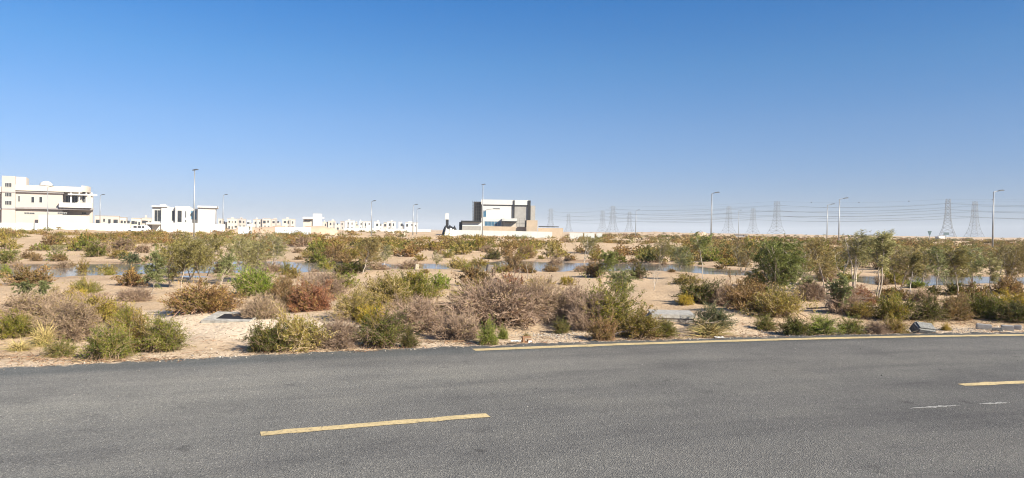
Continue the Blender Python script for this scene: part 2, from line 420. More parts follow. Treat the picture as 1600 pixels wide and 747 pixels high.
# ------------------------------------------------------------------ shrubs
PAL = {  # leaf palette (linear base colours), twig colour
 'green':  ([(.12, .135, .03), (.15, .15, .035), (.08, .10, .025), (.18, .15, .05)], (.20, .14, .09)),
 'bright': ([(.15, .185, .035), (.19, .215, .05), (.10, .135, .03)], (.20, .15, .09)),
 'dark':   ([(.075, .085, .025), (.10, .10, .03), (.05, .06, .02), (.13, .10, .035)], (.15, .10, .07)),
 'blue':   ([(.045, .075, .04), (.065, .10, .05), (.03, .055, .03), (.11, .13, .06)], (.30, .23, .13)),
 'olive':  ([(.19, .15, .04), (.23, .175, .05), (.13, .11, .03), (.23, .15, .06)], (.22, .15, .10)),
 'yelgreen': ([(.20, .185, .04), (.15, .155, .035), (.25, .20, .055), (.10, .105, .03)], (.24, .17, .10)),
 'yellow': ([(.36, .26, .045), (.30, .21, .04), (.20, .17, .035)], (.22, .15, .08)),
 'brown':  ([(.20, .125, .055), (.15, .095, .045), (.24, .16, .07), (.12, .09, .035)], (.22, .15, .10)),
 'rust':   ([(.22, .135, .055), (.17, .10, .045), (.26, .17, .065), (.14, .11, .035)], (.20, .12, .08)),
 'red':    ([(.20, .085, .05), (.24, .11, .06), (.15, .07, .04), (.24, .155, .07)], (.20, .10, .07)),
 'gray':   ([(.26, .19, .12), (.21, .15, .10), (.30, .22, .13), (.25, .20, .09)], (.27, .195, .135)),
 'mauve':  ([(.225, .155, .115), (.27, .19, .135), (.19, .13, .09), (.24, .19, .10)], (.26, .185, .135)),
 'dryolive': ([(.24, .18, .08), (.20, .155, .06), (.28, .21, .11), (.15, .13, .045)], (.27, .20, .13)),
 'straw':  ([(.27, .20, .10), (.22, .17, .08), (.18, .155, .06)], (.26, .20, .11)),
 'sage':   ([(.15, .175, .085), (.19, .205, .105), (.10, .13, .06)], (.36, .30, .22)),
}
def shrub_mesh(kind, seed, H, lod, split):
    """a dome of curving stems, twigs and small blades; W = 1; returns (foliage MB, twig MB)"""
    rng = np.random.default_rng(seed)
    pal, tw = PAL[kind]; pal = np.array(pal) * 1.36 * (np.array([1.0, 1.03, .62]) if kind in ('green', 'bright', 'dark', 'olive', 'yelgreen', 'yellow', 'dryolive') else np.array([1., 1, .85])); tw = np.array(tw) * 1.15
    dry = kind in ('gray', 'mauve'); grass = kind == 'straw'
    nst = int({0: 150, 1: 80, 2: 40}[lod] * (2 if grass else 1.5 if dry else 1))
    fb = MB(); tb = MB()
    ph = rng.uniform(0, 6.28, 6); fr = rng.integers(2, 6, 6)
    az = rng.uniform(0, 2 * np.pi, nst); el = np.arcsin(rng.uniform(.02, 1, nst) ** .8)
    e = (.88 + .20 * np.sin(fr[0] * az + ph[0]) * np.cos(el) + .17 * np.sin(fr[1] * az + ph[1] + 2 * el) + .10 * np.sin(3 * el + fr[2] * az + ph[2])) * rng.uniform(.62, 1.08, nst) * np.where(rng.random(nst) < .10, 1.22, 1.0)
    tip = np.stack([np.cos(az) * np.cos(el) * .5, np.sin(az) * np.cos(el) * .5, np.sin(el) * H], 1) * e[:, None]
    tip[:, 2] = np.maximum(tip[:, 2], .02)
    base = np.concatenate([np.clip(rng.normal(size=(nst, 2)) * (.16 if not grass else .08), -.36, .36), np.full((nst, 1), -.02)], 1)
    ctrl = base * .45 + tip * .55; ctrl[:, 2] += .18 * H; ctrl[:, :2] -= tip[:, :2] * .25
    bez = lambda t, i=slice(None): (1 - t) ** 2 * base[i] + 2 * t * (1 - t) * ctrl[i] + t * t * tip[i]
    ts = np.linspace(0, 1, 5)
    sp = np.stack([bez(t) for t in ts], 1)
    if grass:
        sp = sp + ts[None, :, None] * rng.normal(size=(nst, 1, 3)) * .05
        tb.tubes(sp, np.linspace(.0075, .002, 5), pal[rng.integers(len(pal), size=nst)] * rng.uniform(.75, 1.25, (nst, 1)))
        return fb, tb
    tb.tubes(sp, np.linspace(.0055, .002, 5) * (1.25 if lod else .75 if dry else 1), tw * rng.uniform(.7, 1.25, (nst, 1)))
    k = {0: 8, 1: 5, 2: 3}[lod] + (4 if dry else 0); nt_ = nst * k
    si = np.repeat(np.arange(nst), k); t = rng.uniform(.32, 1.0, nt_)[:, None]
    p = bez(t, si)
    d = tip[si] - ctrl[si]; d /= np.linalg.norm(d, axis=1)[:, None] + 1e-6
    d = d + rng.normal(size=(nt_, 3)) * .5 + np.array([0, 0, .5]); d /= np.linalg.norm(d, axis=1)[:, None]
    L = rng.uniform(.06, .17, nt_)[:, None] * (1.15 if dry else 1) * (.6 + .6 * H)
    q = p + d * L; q2 = p + d * L * .55 + rng.normal(size=(nt_, 3)) * .010
    tb.tubes(np.stack([p, q2, q], 1), np.array([.0030, .0023, .0011]) * (1.5 if lod else .8 if dry else 1), tw * rng.uniform(.75, 1.35, (nt_, 1)))
    if dry:
        for _ in range(3 if lod == 0 else 1):
            s_ = p + (q - p) * rng.uniform(.3, 1, (nt_, 1)); d2 = d + rng.normal(size=(nt_, 3)) * .6; d2 /= np.linalg.norm(d2, axis=1)[:, None]
            tb.tubes(np.stack([s_, s_ + d2 * L * .5], 1), np.array([.0021, .0011]) * (1.5 if lod else 1), tw * rng.uniform(.8, 1.45, (nt_, 1)))
    nl = {0: 11, 1: 9, 2: 8}[lod]
    if dry: nl = 3
    ti = np.repeat(np.arange(nt_), nl); n = len(ti)
    u = rng.uniform(.1, 1.12, n)[:, None]
    C = p[ti] + (q - p)[ti] * u + rng.normal(size=(n, 3)) * .016
    A = d[ti] * .9 + rng.normal(size=(n, 3)) * .5 + np.array([0, 0, .25]); A /= np.linalg.norm(A, axis=1)[:, None]
    C[:, 2] = np.maximum(C[:, 2], .01)
    pick = np.where(rng.random(nst) < .5, rng.integers(len(pal), size=nst), (np.floor(az / 6.2832 * 5).astype(int) + seed) % len(pal))
    pick2 = np.where(rng.random(nt_) < .25, rng.integers(len(pal), size=nt_), pick[si])
    col = pal[pick2[ti]] * rng.uniform(.72, 1.28, (n, 1)) * rng.uniform(.93, 1.07, (n, 3))
    sz = {0: .031, 1: .046, 2: .068}[lod] * rng.uniform(.6, 1.35, n)
    fb.leaves(C, A, sz, sz * {0: .32, 1: .36, 2: .42}[lod], col, rng)
    return fb, tb
CACHE = {}
def shrub_data(kind, flat, lod, var):
    key = (kind, flat, lod, var)
    if key not in CACHE:
        fb, tb = shrub_mesh(kind, hash((len(kind) * 31 + ord(kind[1]) * 7 + ord(kind[-1]), flat, var * 11)) % 99991, .42 if flat else .72, lod, True)
        if lod == 0:
            CACHE[key] = (fb.mesh('foliage', LEAF) if fb.n else None, tb.mesh('twig_tangle', TWIG))
        else:
            if fb.n:
                for vv, q, cc in zip(fb.v, fb.q, fb.c): pass
                tb2 = MB(); tb2.v = tb.v + fb.v; tb2.c = tb.c + fb.c
                tb2.q = tb.q + [q + tb.n for q in fb.q]; tb2.qm = tb.qm + [np.full(len(q), 1) for q in fb.q]; tb2.t = []; tb2.tm = []
                tb2.n = tb.n + fb.n
            else: tb2 = tb
            CACHE[key] = (tb2.mesh('shrub', [TWIG, LEAF]), None)
    return CACHE[key]
VARN = {}
def put_shrub(px, py, w, h, kind, label, group=None, lod=0, name='shrub', cat='shrub', loc=None, rz=None):
    if loc is None:
        p = ground(px, py); W = w * p.y / F; H = h * p.y / F
        push = .30 * W
        v = ray(px, py); k = (p.y + push) / p.y; x, y = p.x * k, p.y + push
        H = h * p.y / F * 1.03
    else:
        x, y, W, H = loc
    flat = H / W < .56
    if lod == 0 and y > 19: lod = 1
    VARN[kind, flat, lod] = VARN.get((kind, flat, lod), -1) + 1
    var = VARN[kind, flat, lod] % (3 if lod < 2 else 2)
    a, b = shrub_data(kind, flat, lod, var)
    z = gz(x, y) - .015
    rz = random.uniform(0, 6.28) if rz is None else rz
    sc = (W * 1.04, W * 1.04 * random.uniform(.85, 1.1), H / (.42 if flat else .72))
    if b is not None:
        o = empty(name, (x, y, z), rz, label, cat, group); o.scale = sc
        if a: child('foliage', a, o)
        child('brushwood' if name != 'grass_tuft' else 'blade_clump', b, o)
    else:
        o = bpy.data.objects.new(name, a); COL.objects.link(o); o.location = (x, y, z); o.rotation_euler = (0, 0, rz); o.scale = sc
        tag(o, label, cat, group)
    return o
SHRUBS = [
 # verge, along the asphalt edge
 (20, 531, 75, 36, 'yelgreen', 'yellow green bush at the very start of the verge beside dry grey brush'),
 (62, 508, 150, 40, 'gray', 'wide grey leafless brush behind the straw grass'),
 (108, 536, 100, 66, 'gray', 'tall grey twiggy brush between the straw grass and the green saltbush'),
 (150, 500, 80, 34, 'mauve', 'mauve bare brush behind the olive bush on the sandy verge'),
 (60, 528, 60, 34, 'dryolive', 'small dry bush between the yellow green one and tall grey brush'),
 (140, 512, 120, 42, 'olive', 'dry olive bush behind the tall grey brush on the sandy verge'),
 (95, 560, 52, 30, 'green', 'small green bush at the asphalt edge below tall grey brush'),
 (168, 566, 95, 58, 'green', 'fresh green saltbush touching the asphalt next to a dark hollow'),
 (196, 520, 62, 44, 'yelgreen', 'yellow green bush rising behind the two green roadside saltbushes'),
 (208, 552, 95, 62, 'olive', 'olive bush with dry tips squeezed between two green saltbushes'),
 (255, 553, 90, 56, 'green', 'rounded green saltbush ending the roadside clump beside open pale sand'),
 (418, 554, 95, 44, 'dark', 'low dark green bush on the asphalt edge below the pale sand heap'),
 (470, 551, 110, 54, 'dryolive', 'low spreading dry olive bush on the asphalt edge below pale sand'),
 (528, 547, 80, 44, 'mauve', 'grey brown twiggy bush leaning on the dark rounded bush'),
 (597, 547, 86, 64, 'dark', 'dark rounded bush on the asphalt edge under the yellow one'),
 (580, 509, 62, 30, 'yellow', 'bright yellow bush behind the dark rounded roadside bush'),
 (640, 546, 36, 30, 'dark', 'small dark green tuft beside the dark rounded roadside bush'),
 (762, 541, 44, 42, 'bright', 'bright green upright bush alone where the yellow line begins'),
 (786, 531, 24, 22, 'bright', 'little green sprig at the foot of the bright upright bush'),
 (878, 523, 30, 24, 'green', 'small green plant growing on the patch of grey gravel'),
 (950, 522, 105, 78, 'yelgreen', 'tall golden green bush, largest on the verge, with sage sapling behind'),
 (920, 520, 70, 58, 'mauve', 'grey brown brush at the shaded side of the golden bush'),
 (1000, 532, 84, 50, 'olive', 'olive bush spilling from the tall golden bush onto asphalt'),
 (1040, 530, 46, 32, 'green', 'low green bush ending the golden clump by the yellow line'),
 (942, 536, 56, 40, 'rust', 'rust coloured dry tuft at the foot of the tall golden bush'),
 (1115, 520, 70, 42, 'blue', 'blue green leafy bush next to the raised concrete chamber'),
 (1196, 518, 44, 24, 'green', 'small green bush in front of orange brown brush'),
 (1243, 527, 56, 30, 'dark', 'dark green bush at the asphalt edge before a fallen branch'),
 (1285, 527, 62, 34, 'bright', 'fresh green bush at the asphalt edge before a fallen branch'),
 (1328, 526, 46, 30, 'green', 'round green bush closing the green row on the asphalt edge'),
 (1366, 525, 40, 22, 'mauve', 'grey brown brush between two green bushes on the asphalt edge'),
 (1397, 524, 50, 26, 'olive', 'half dry green bush beside the tilted concrete block'),
 (1396, 504, 80, 42, 'yelgreen', 'big rounded yellow green bush behind the half dry one'),
 (1450, 503, 66, 38, 'dark', 'dark green bush behind the tilted concrete block'),
 (1492, 502, 64, 36, 'brown', 'brown dry bush behind gravel near the kerb stones'),
 (1540, 500, 74, 40, 'green', 'green bush behind the loose kerb stones'),
 (1590, 507, 76, 32, 'dark', 'dark green shaded bush overhanging the loose kerb stones'),
 (1585, 486, 70, 28, 'yellow', 'golden bush above the shaded one near the kerb stones'),
 (1478, 517, 18, 12, 'yellow', 'tiny yellow tuft on gravel next to the concrete block'),
 # second row
 (318, 494, 132, 46, 'rust', 'broad rust brown bush behind the half buried concrete frame'),
 (398, 465, 90, 44, 'bright', 'vivid green bush under the leaning sapling beside brown brush'),
 (442, 470, 56, 42, 'brown', 'brown bush touching the vivid green one'),
 (408, 500, 70, 34, 'gray', 'pale leafless bush overhanging the half buried concrete frame'),
 (484, 488, 84, 42, 'red', 'red leaved bush at the top of the pale sand'),
 (452, 488, 40, 36, 'brown', 'brown bush at the side of the red leaved one'),
 (505, 468, 76, 36, 'mauve', 'greyish bush peeking out behind the red leaved one'),
 (530, 452, 72, 28, 'green', 'green bush on sand between the pool and the red one'),
 (556, 503, 86, 50, 'dryolive', 'dry olive bush casting shade on the pale sand'),
 (600, 486, 110, 46, 'dryolive', 'broad dry olive bush behind the bright yellow one'),
 (645, 470, 96, 42, 'yelgreen', 'yellow green bush on the crest before open sand'),
 (610, 462, 80, 30, 'olive', 'olive bush on the crest between green and yellow green ones'),
 (688, 453, 52, 24, 'bright', 'low vivid green mound on open sand before the pool'),
 (668, 464, 44, 20, 'green', 'small green bush in front of the low vivid green mound'),
 (742, 450, 72, 36, 'brown', 'brown green bush beside the low vivid green mound'),
 (736, 476, 66, 30, 'yelgreen', 'yellow green bush behind the big grey thicket'),
 (798, 462, 66, 34, 'red', 'reddish bush on the crest behind the big grey thicket'),
 (775, 514, 176, 66, 'mauve', 'huge pale grey thicket of bare branches, widest on the verge'),
 (848, 506, 110, 60, 'gray', 'bare grey brush joined to the huge thicket'),
 (690, 500, 60, 22, 'olive', 'low olive bush beside the flat concrete slab'),
 (652, 522, 100, 48, 'mauve', 'pinkish brown bare brush in front of the dry olive bush'),
 (715, 532, 84, 36, 'mauve', 'low pinkish bare brush beside the bright green upright bush'),
 (845, 464, 66, 32, 'olive', 'orange olive bush on the crest before the brightest water'),
 (886, 447, 30, 15, 'yellow', 'small golden tuft alone on open sand'),
 (895, 505, 80, 50, 'mauve', 'mauve brush between the huge thicket and golden bush'),
 (928, 434, 52, 24, 'brown', 'brown bush on the near shore under the green sapling'),
 (996, 437, 38, 28, 'dark', 'dark round bush standing alone on the near shore'),
 (1072, 446, 56, 18, 'dryolive', 'low dry bush on sand among bare saplings'),
 (1092, 476, 84, 34, 'dark', 'dark green bush behind the blue green leafy bush'),
 (1070, 478, 34, 18, 'yellow', 'small golden bush at the foot of dark green one'),
 (1165, 488, 90, 46, 'brown', 'brown dry bush behind the blue green leafy bush'),
 (1130, 480, 60, 32, 'mauve', 'greyish bare brush between dark green and brown bushes'),
 (1215, 500, 90, 46, 'dryolive', 'dry straw olive bush under the dense green tree'),
 (1180, 452, 60, 26, 'rust', 'rust bush at the near shore beside the dense tree'),
 (1195, 466, 40, 20, 'yelgreen', 'small yellow green bush at the foot of the dense tree'),
 (1345, 478, 60, 28, 'red', 'deep red bush among the pale trunks'),
 (1395, 470, 56, 20, 'rust', 'orange rust bush among the thin pale trunks'),
 (1440, 474, 44, 20, 'mauve', 'grey brown bush at the foot of a thin trunk'),
 (1430, 452, 40, 14, 'bright', 'fresh green low bush at the water edge among trunks'),
 (1456, 463, 40, 14, 'dark', 'low dark green bush among the thin pale trunks'),
 (1490, 462, 38, 20, 'dark', 'dark green bush beside the leaning pale trunk'),
 (1530, 476, 60, 30, 'rust', 'brown orange bush under the saplings past the leaning trunk'),
 (1500, 486, 60, 24, 'brown', 'brown bush behind the brown dry one near kerb stones'),
 (1575, 462, 60, 26, 'brown', 'brown bush under the dark windblown saplings'),
 (1268, 472, 50, 26, 'mauve', 'shaded grey brush beside the sand track'),
 (1262, 455, 36, 24, 'dark', 'dark bush at the pool edge past the dense tree'),
 (1318, 492, 60, 40, 'mauve', 'grey dead brush behind the fresh green roadside bush'),
 (1345, 500, 46, 26, 'olive', 'olive bush between the dead brush and big rounded bush'),
 # left, by the pool
 (46, 449, 80, 34, 'brown', 'brown bush with green top on the near shore'),
 (8, 436, 26, 22, 'bright', 'green bush cut by the frame at the water'),
 (130, 430, 27, 26, 'olive', 'solitary olive bush standing in the water edge'),
 (134, 465, 50, 30, 'yelgreen', 'yellow green bush on open sand, before the solitary olive one'),
 (120, 473, 44, 20, 'yellow', 'golden dry bush at the foot of the yellow green one'),
 (92, 487, 60, 34, 'dryolive', 'pale dry bush behind wide grey brush'),
 (206, 449, 54, 28, 'rust', 'rust bush at the shore beside the sage sapling'),
 (210, 472, 60, 18, 'mauve', 'low mauve brush on open sand under the sage sapling'),
 (108, 420, 44, 8, 'brown', 'low brown brush growing in the water'),
 (46, 405, 30, 13, 'brown', 'dark brown mound on the far shore before a slanted trunk'),
 (14, 414, 40, 26, 'green', 'green bush on the far shore at the frame edge'),
 (150, 402, 44, 26, 'green', 'green bush with dark base on the far bank'),
 (186, 405, 40, 16, 'olive', 'olive bush on the far bank beside a blue green one'),
 (205, 413, 36, 18, 'blue', 'blue green bush on the far bank by the sage sapling'),
 (510, 424, 30, 16, 'yelgreen', 'yellow green bush standing in the narrow water'),
 (460, 436, 30, 24, 'olive', 'olive bush on the shore beside the narrow water'),
 (446, 430, 24, 24, 'yelgreen', 'yellow green bush on the shore under the pale sapling'),
 (545, 430, 60, 24, 'dark', 'dark bush on the shore under the grey olive sapling'),
 (730, 426, 24, 18, 'yelgreen', 'round yellow green bush at the shore beside a pale stump'),
 (750, 418, 40, 14, 'olive', 'olive bush in the water behind the round yellow green one'),
 (777, 427, 26, 14, 'yelgreen', 'yellow green bush beside the pale stump on the shore'),
 (800, 424, 44, 32, 'brown', 'brown bush at the shore where bright water begins'),
 (868, 418, 30, 12, 'mauve', 'grey brush standing in the bright water'),
 (700, 404, 24, 14, 'yelgreen', 'yellow green bush on sand of the far bank'),
 (770, 406, 32, 15, 'dark', 'dark grey green bush on sand of the far bank'),
 (715, 421, 40, 20, 'dryolive', 'dry pale bush in the shallows behind the round one'),
 (822, 404, 40, 26, 'brown', 'brown twiggy bush on the far bank over bright water'),
 (590, 422, 40, 12, 'mauve', 'low mauve reeds of brush in the narrow water'),
 (640, 421, 40, 14, 'mauve', 'low mauve brush in the water beside the white rock'),
 (665, 428, 16, 8, 'brown', 'tiny brown tuft on sand below the white rock'),
]
for (px, py, w, h, k, lab) in SHRUBS: put_shrub(px, py, w, h, k, lab, group='saltbushes and dry brush on the roadside flat')
for (px, py, w, h, lab) in [(68, 546, 66, 42, 'tuft of long straw grass leaning at the verge below grey brush'),
                            (1108, 531, 90, 28, 'splayed straw grass at the foot of the blue green bush'),
                            (822, 529, 22, 12, 'dry grass tuft growing over the broken hollow block'),
                            (1452, 512, 24, 14, 'dry grass tuft on top of the tilted concrete block'),
                            (30, 552, 60, 20, 'short straw grass tuft at the road edge by the frame')]:
    put_shrub(px, py, w, h, 'straw', lab, 'straw grass tufts', name='grass_tuft', cat='grass tuft')

# individuals of the flat beyond, told apart only by colour and by what they stand before
ZN = [(-300, 160, 'in front of the cream villa'), (160, 360, 'in front of the white box villa'), (360, 680, 'in front of the long row of white houses'),
      (680, 900, 'in front of the unfinished building'), (900, 1140, 'on the flat below the first pylons'), (1140, 1900, 'behind the wind bent saplings')]
CDESC = {'green': 'green', 'dark': 'dark green', 'olive': 'olive', 'yelgreen': 'yellow green', 'brown': 'brown', 'rust': 'rust', 'mauve': 'greyish bare', 'dryolive': 'dry olive', 'sage': 'pale sage', 'red': 'reddish'}
KP = ['olive'] * 5 + ['dryolive'] * 5 + ['brown'] * 4 + ['yelgreen'] * 2 + ['green'] * 3 + ['rust'] * 2 + ['mauve'] * 2 + ['dark'] * 2
def scatter(n, y0, y1, wmin, wmax, tol, seed, used):
    r = np.random.default_rng(seed); out = []
    tries = 0
    while len(out) < n and tries < 60000:
        tries += 1
        y = math.exp(r.uniform(math.log(y0), math.log(y1))); u = r.uniform(-.76, .76); x = u * y
        t = float(pond_t(x, y))
        if -.25 < t < .97: continue
        if float(nB(x * 1.6, y * 1.6)) + .8 * float(nA(x * .5, y * .5)) < tol - .9 * (y > 70) - .5 * (u > .3): continue
        W = r.uniform(wmin, wmax) * r.uniform(.7, 1.2)
        if any((x - a) ** 2 + (y - b) ** 2 < (.36 * (W + c)) ** 2 for a, b, c in used): continue
        used.append((x, y, W)); out.append((x, y, W, W * r.uniform(.38, .62), KP[r.integers(len(KP))]))
    return out
USED = []
mid = scatter(165, 31, 66, .7, 2.2, -.35, 11, USED)
for (x, y, W, H, k) in mid:
    z = next(d for a, b, d in ZN if a <= px_of(x, y) < b)
    put_shrub(0, 0, 0, 0, k, f'{CDESC[k]} bush beyond the pool {z}', f'{CDESC[k]} bushes {z}', lod=1 if y < 42 else 2, loc=(x, y, W, H))

def shore(n, lo, hi, wmin, wmax, seed, where):
    r = np.random.default_rng(seed); k0 = 0; tries = 0
    while k0 < n and tries < 20000:
        tries += 1
        u = r.uniform(-.72, .74); a = np.interp(u, UU, YN); b = np.interp(u, UU, YF); y = a + (b - a) * r.uniform(lo, hi); x = u * y
        W = r.uniform(wmin, wmax)
        if any((x - p) ** 2 + (y - q) ** 2 < (.36 * (W + c)) ** 2 for p, q, c in USED): continue
        USED.append((x, y, W)); k0 += 1
        k = ['mauve', 'brown', 'olive', 'dryolive', 'green', 'rust', 'yelgreen', 'mauve'][r.integers(8)]
        z = next(d for a_, b_, d in ZN if a_ <= px_of(x, y) < b_)
        put_shrub(0, 0, 0, 0, k, f'{CDESC[k]} bush {where} {z}', f'{CDESC[k]} bushes {where} {z}', lod=1 if y < 34 else 2, loc=(x, y, W, W * r.uniform(.35, .6)))
shore(30, .98, 1.3, .5, 1.4, 71, 'at the far waterline'); shore(16, -.14, .02, .4, 1.0, 72, 'at the near waterline'); shore(9, .25, .8, .5, 1.1, 73, 'growing in the water')
def far_scrub():
    mb = MB(); rng = np.random.default_rng(21)
    pts = scatter(2300, 62, 420, 1.2, 3.2, -.15, 12, []) if False else None
    n = 7500; Y = np.exp(rng.uniform(math.log(44), math.log(520), n)); U = rng.uniform(-.95, .95, n); X = U * Y
    keep = (nB(X * 1.2, Y * 1.2) + .7 * nA(X * .4, Y * .4)) > (.62 - 1.2 * sst(60, 120, Y) - .8 * sst(.1, .3, U))
    keep &= ~((U > -.14) & (U < -.09) & (Y > 120))
    X = X[keep]; Y = Y[keep]
    keep = ~((Y > 150) & (X / Y < .09)) | (rng.random(len(X)) < .25)
    X = X[keep]; Y = Y[keep]
    Z = hgt(X, Y); kinds = [k for k in KP]
    for x, y, z in zip(X, Y, Z):
        k = kinds[rng.integers(len(kinds))]; pal = np.array(PAL[k][0])
        W = rng.uniform(.9, 2.8) * (1 + .4 * (y > 150)); H = min(W * rng.uniform(.25, .45), 1.0)
        nl = int((330 if y < 90 else 190 if y < 140 else 90 if y < 240 else 44) * (.5 + W / 4))
        az = rng.uniform(0, 6.28, nl); el = np.arcsin(rng.uniform(0, 1, nl)); rr = rng.uniform(.3, 1, nl) ** .5 * (.82 + .2 * np.sin(3 * az + x) + .14 * np.sin(5 * az + y + 3 * el))
        c = np.stack([x + .5 * W * rr * np.cos(az) * np.cos(el), y + .5 * W * rr * np.sin(az) * np.cos(el), z + H * rr * np.sin(el) - .02], 1)
        a = rng.normal(size=(nl, 3)) + np.array([0, 0, .9]); a /= np.linalg.norm(a, axis=1)[:, None]
        sz = W * (.075 if y < 90 else .095 if y < 140 else .14 if y < 240 else .2) * rng.uniform(.6, 1.3, nl)
        pk = np.where(rng.random(nl) < .6, rng.integers(len(pal)), rng.integers(len(pal), size=nl))
        mb.leaves(c, a, sz, sz * .42, pal[pk] * rng.uniform(.75, 1.45, (nl, 1)) * np.array([1.04, .96, .74]), rng)
    o = mb.build('scrub', LEAF); tag(o, 'far mass of olive and brown desert scrub up to the hoardings', kind='stuff')
far_scrub()

# ------------------------------------------------------------------ trees
TPAL = {'sage': [(.16, .175, .085), (.20, .20, .105), (.12, .135, .06)], 'olive': [(.17, .15, .055), (.21, .18, .075), (.14, .12, .045)], 'pale': [(.21, .195, .105), (.17, .165, .08), (.25, .215, .12)],
        'brownish': [(.18, .14, .065), (.21, .16, .08), (.14, .12, .05)], 'green': [(.125, .145, .045), (.165, .175, .06), (.09, .105, .034)], 'windy': [(.19, .18, .085), (.27, .245, .14), (.14, .135, .06)],
        'bare': [(.24, .19, .12)]}
def make_tree(seed, H, W, kind, lean, wind, ntr, dens, bare=False, tcol=(.44, .38, .31), leafy_low=.3):
    rng = np.random.default_rng(seed); tb = MB(); fb = MB(); C = []; A = []
    TW = []; tcol = np.array(tcol); pal = np.array(TPAL[kind]) * np.array([1.42, 1.42, 1.15])
    nbr = int(20 * dens) + 6
    for i in range(ntr):
        az = rng.uniform(0, 6.28)
        b = np.array([*(rng.normal(size=2) * .02 * (ntr > 1)), -.05])
        spread = .35 if ntr > 1 else .12
        tip = np.array([lean * H + math.cos(az) * W * spread * .8 + wind * .06 * H, math.sin(az) * W * spread, H * rng.uniform(.74, .9)])
        mid = b * .5 + tip * .5 + np.array([rng.normal() * .05 * H - lean * .18 * H, rng.normal() * .05 * H, 0])
        ts = np.linspace(0, 1, 9)[:, None]; pts = (1 - ts) ** 2 * b + 2 * ts * (1 - ts) * mid + ts ** 2 * tip
        pts[1:-1] += rng.normal(size=(7, 3)) * .006 * H
        r0 = .010 * H + .005
        tb.tube(pts, np.linspace(r0, r0 * .25, 9), 6, col=tcol * rng.uniform(.85, 1.1))
        for j in range(max(4, int(nbr / (ntr ** .6)))):
            t = rng.uniform(leafy_low, 1.0); p = pts[min(8, int(t * 8))] * (1 - (t * 8 % 1)) + pts[min(8, int(t * 8) + 1)] * (t * 8 % 1)
            a2 = rng.uniform(0, 6.28); L = W * .5 * rng.uniform(.45, 1.05) * (1.1 - .45 * t)
            d = np.array([math.cos(a2) + wind * .5, math.sin(a2), rng.uniform(.25, 1.5)]); d /= np.linalg.norm(d)
            e = p + d * L; e[2] = min(e[2], H * rng.uniform(.93, 1.0)); mq = (p + e) / 2 + np.array([0, 0, .12 * L])
            tq = np.linspace(0, 1, 5)[:, None]; bp = (1 - tq) ** 2 * p + 2 * tq * (1 - tq) * mq + tq ** 2 * e
            tb.tube(bp, np.linspace(r0 * .30, r0 * .1, 5), 4, col=tcol * rng.uniform(.7, 1.))
            for k in range(6):
                s = bp[rng.integers(1, 5)] + rng.normal(size=3) * .02
                d2 = d * .5 + np.array([wind * 1.0, 0, -.15 if wind else .2]) + rng.normal(size=3) * .5; d2 /= np.linalg.norm(d2)
                l2 = L * rng.uniform(.25, .6); e2 = s + d2 * l2 + np.array([0, 0, -.10 * l2])
                if e2[2] > H * 1.02: e2[2] = H * 1.02
                TW.append((s, (s + e2) / 2 + np.array([0, 0, .04 * l2]), e2))
                if bare: continue
                n = int(10 * dens) + 4
                u = rng.uniform(.05, 1.1, n)[:, None]
                C.append(s + (e2 - s) * u + rng.normal(size=(n, 3)) * .013 * H)
                aa = d2 * 1.1 + rng.normal(size=(n, 3)) * .4 + np.array([wind * .4, 0, -.15]); A.append(aa / np.linalg.norm(aa, axis=1)[:, None])
    tb.tubes(np.array(TW), np.array([.1, .07, .03]) * (.010 * H + .005), tcol * rng.uniform(.55, .9, (len(TW), 1)))
    if C:
        C = np.vstack(C); A = np.vstack(A); n = len(C)
        col = pal[rng.integers(len(pal), size=n)] * rng.uniform(.75, 1.25, (n, 1))
        l = rng.uniform(.05, .12, n) * (.55 + .22 * H)
        fb.leaves(C, A, l, l * .17, col, rng)
    return tb, fb
def put_tree(seed, px, py, top, w, kind, label, lean=0., wind=0., ntr=1, dens=1., bare=False, name='sapling_tree', tcol=(.44, .38, .31), low=.3):
    p = ground(px, py); H = (py - top) * p.y / F; W = w * p.y / F
    tb, fb = make_tree(seed, H, W, kind, lean, wind, ntr, dens, bare, tcol, low)
    o = empty(name, (p.x, p.y, gz(p.x, p.y)), 0, label, 'tree', 'saplings and small trees on the flat')
    tb.build('trunk', TWIG, o, True)
    if fb.n: fb.build('crown', LEAF, o)
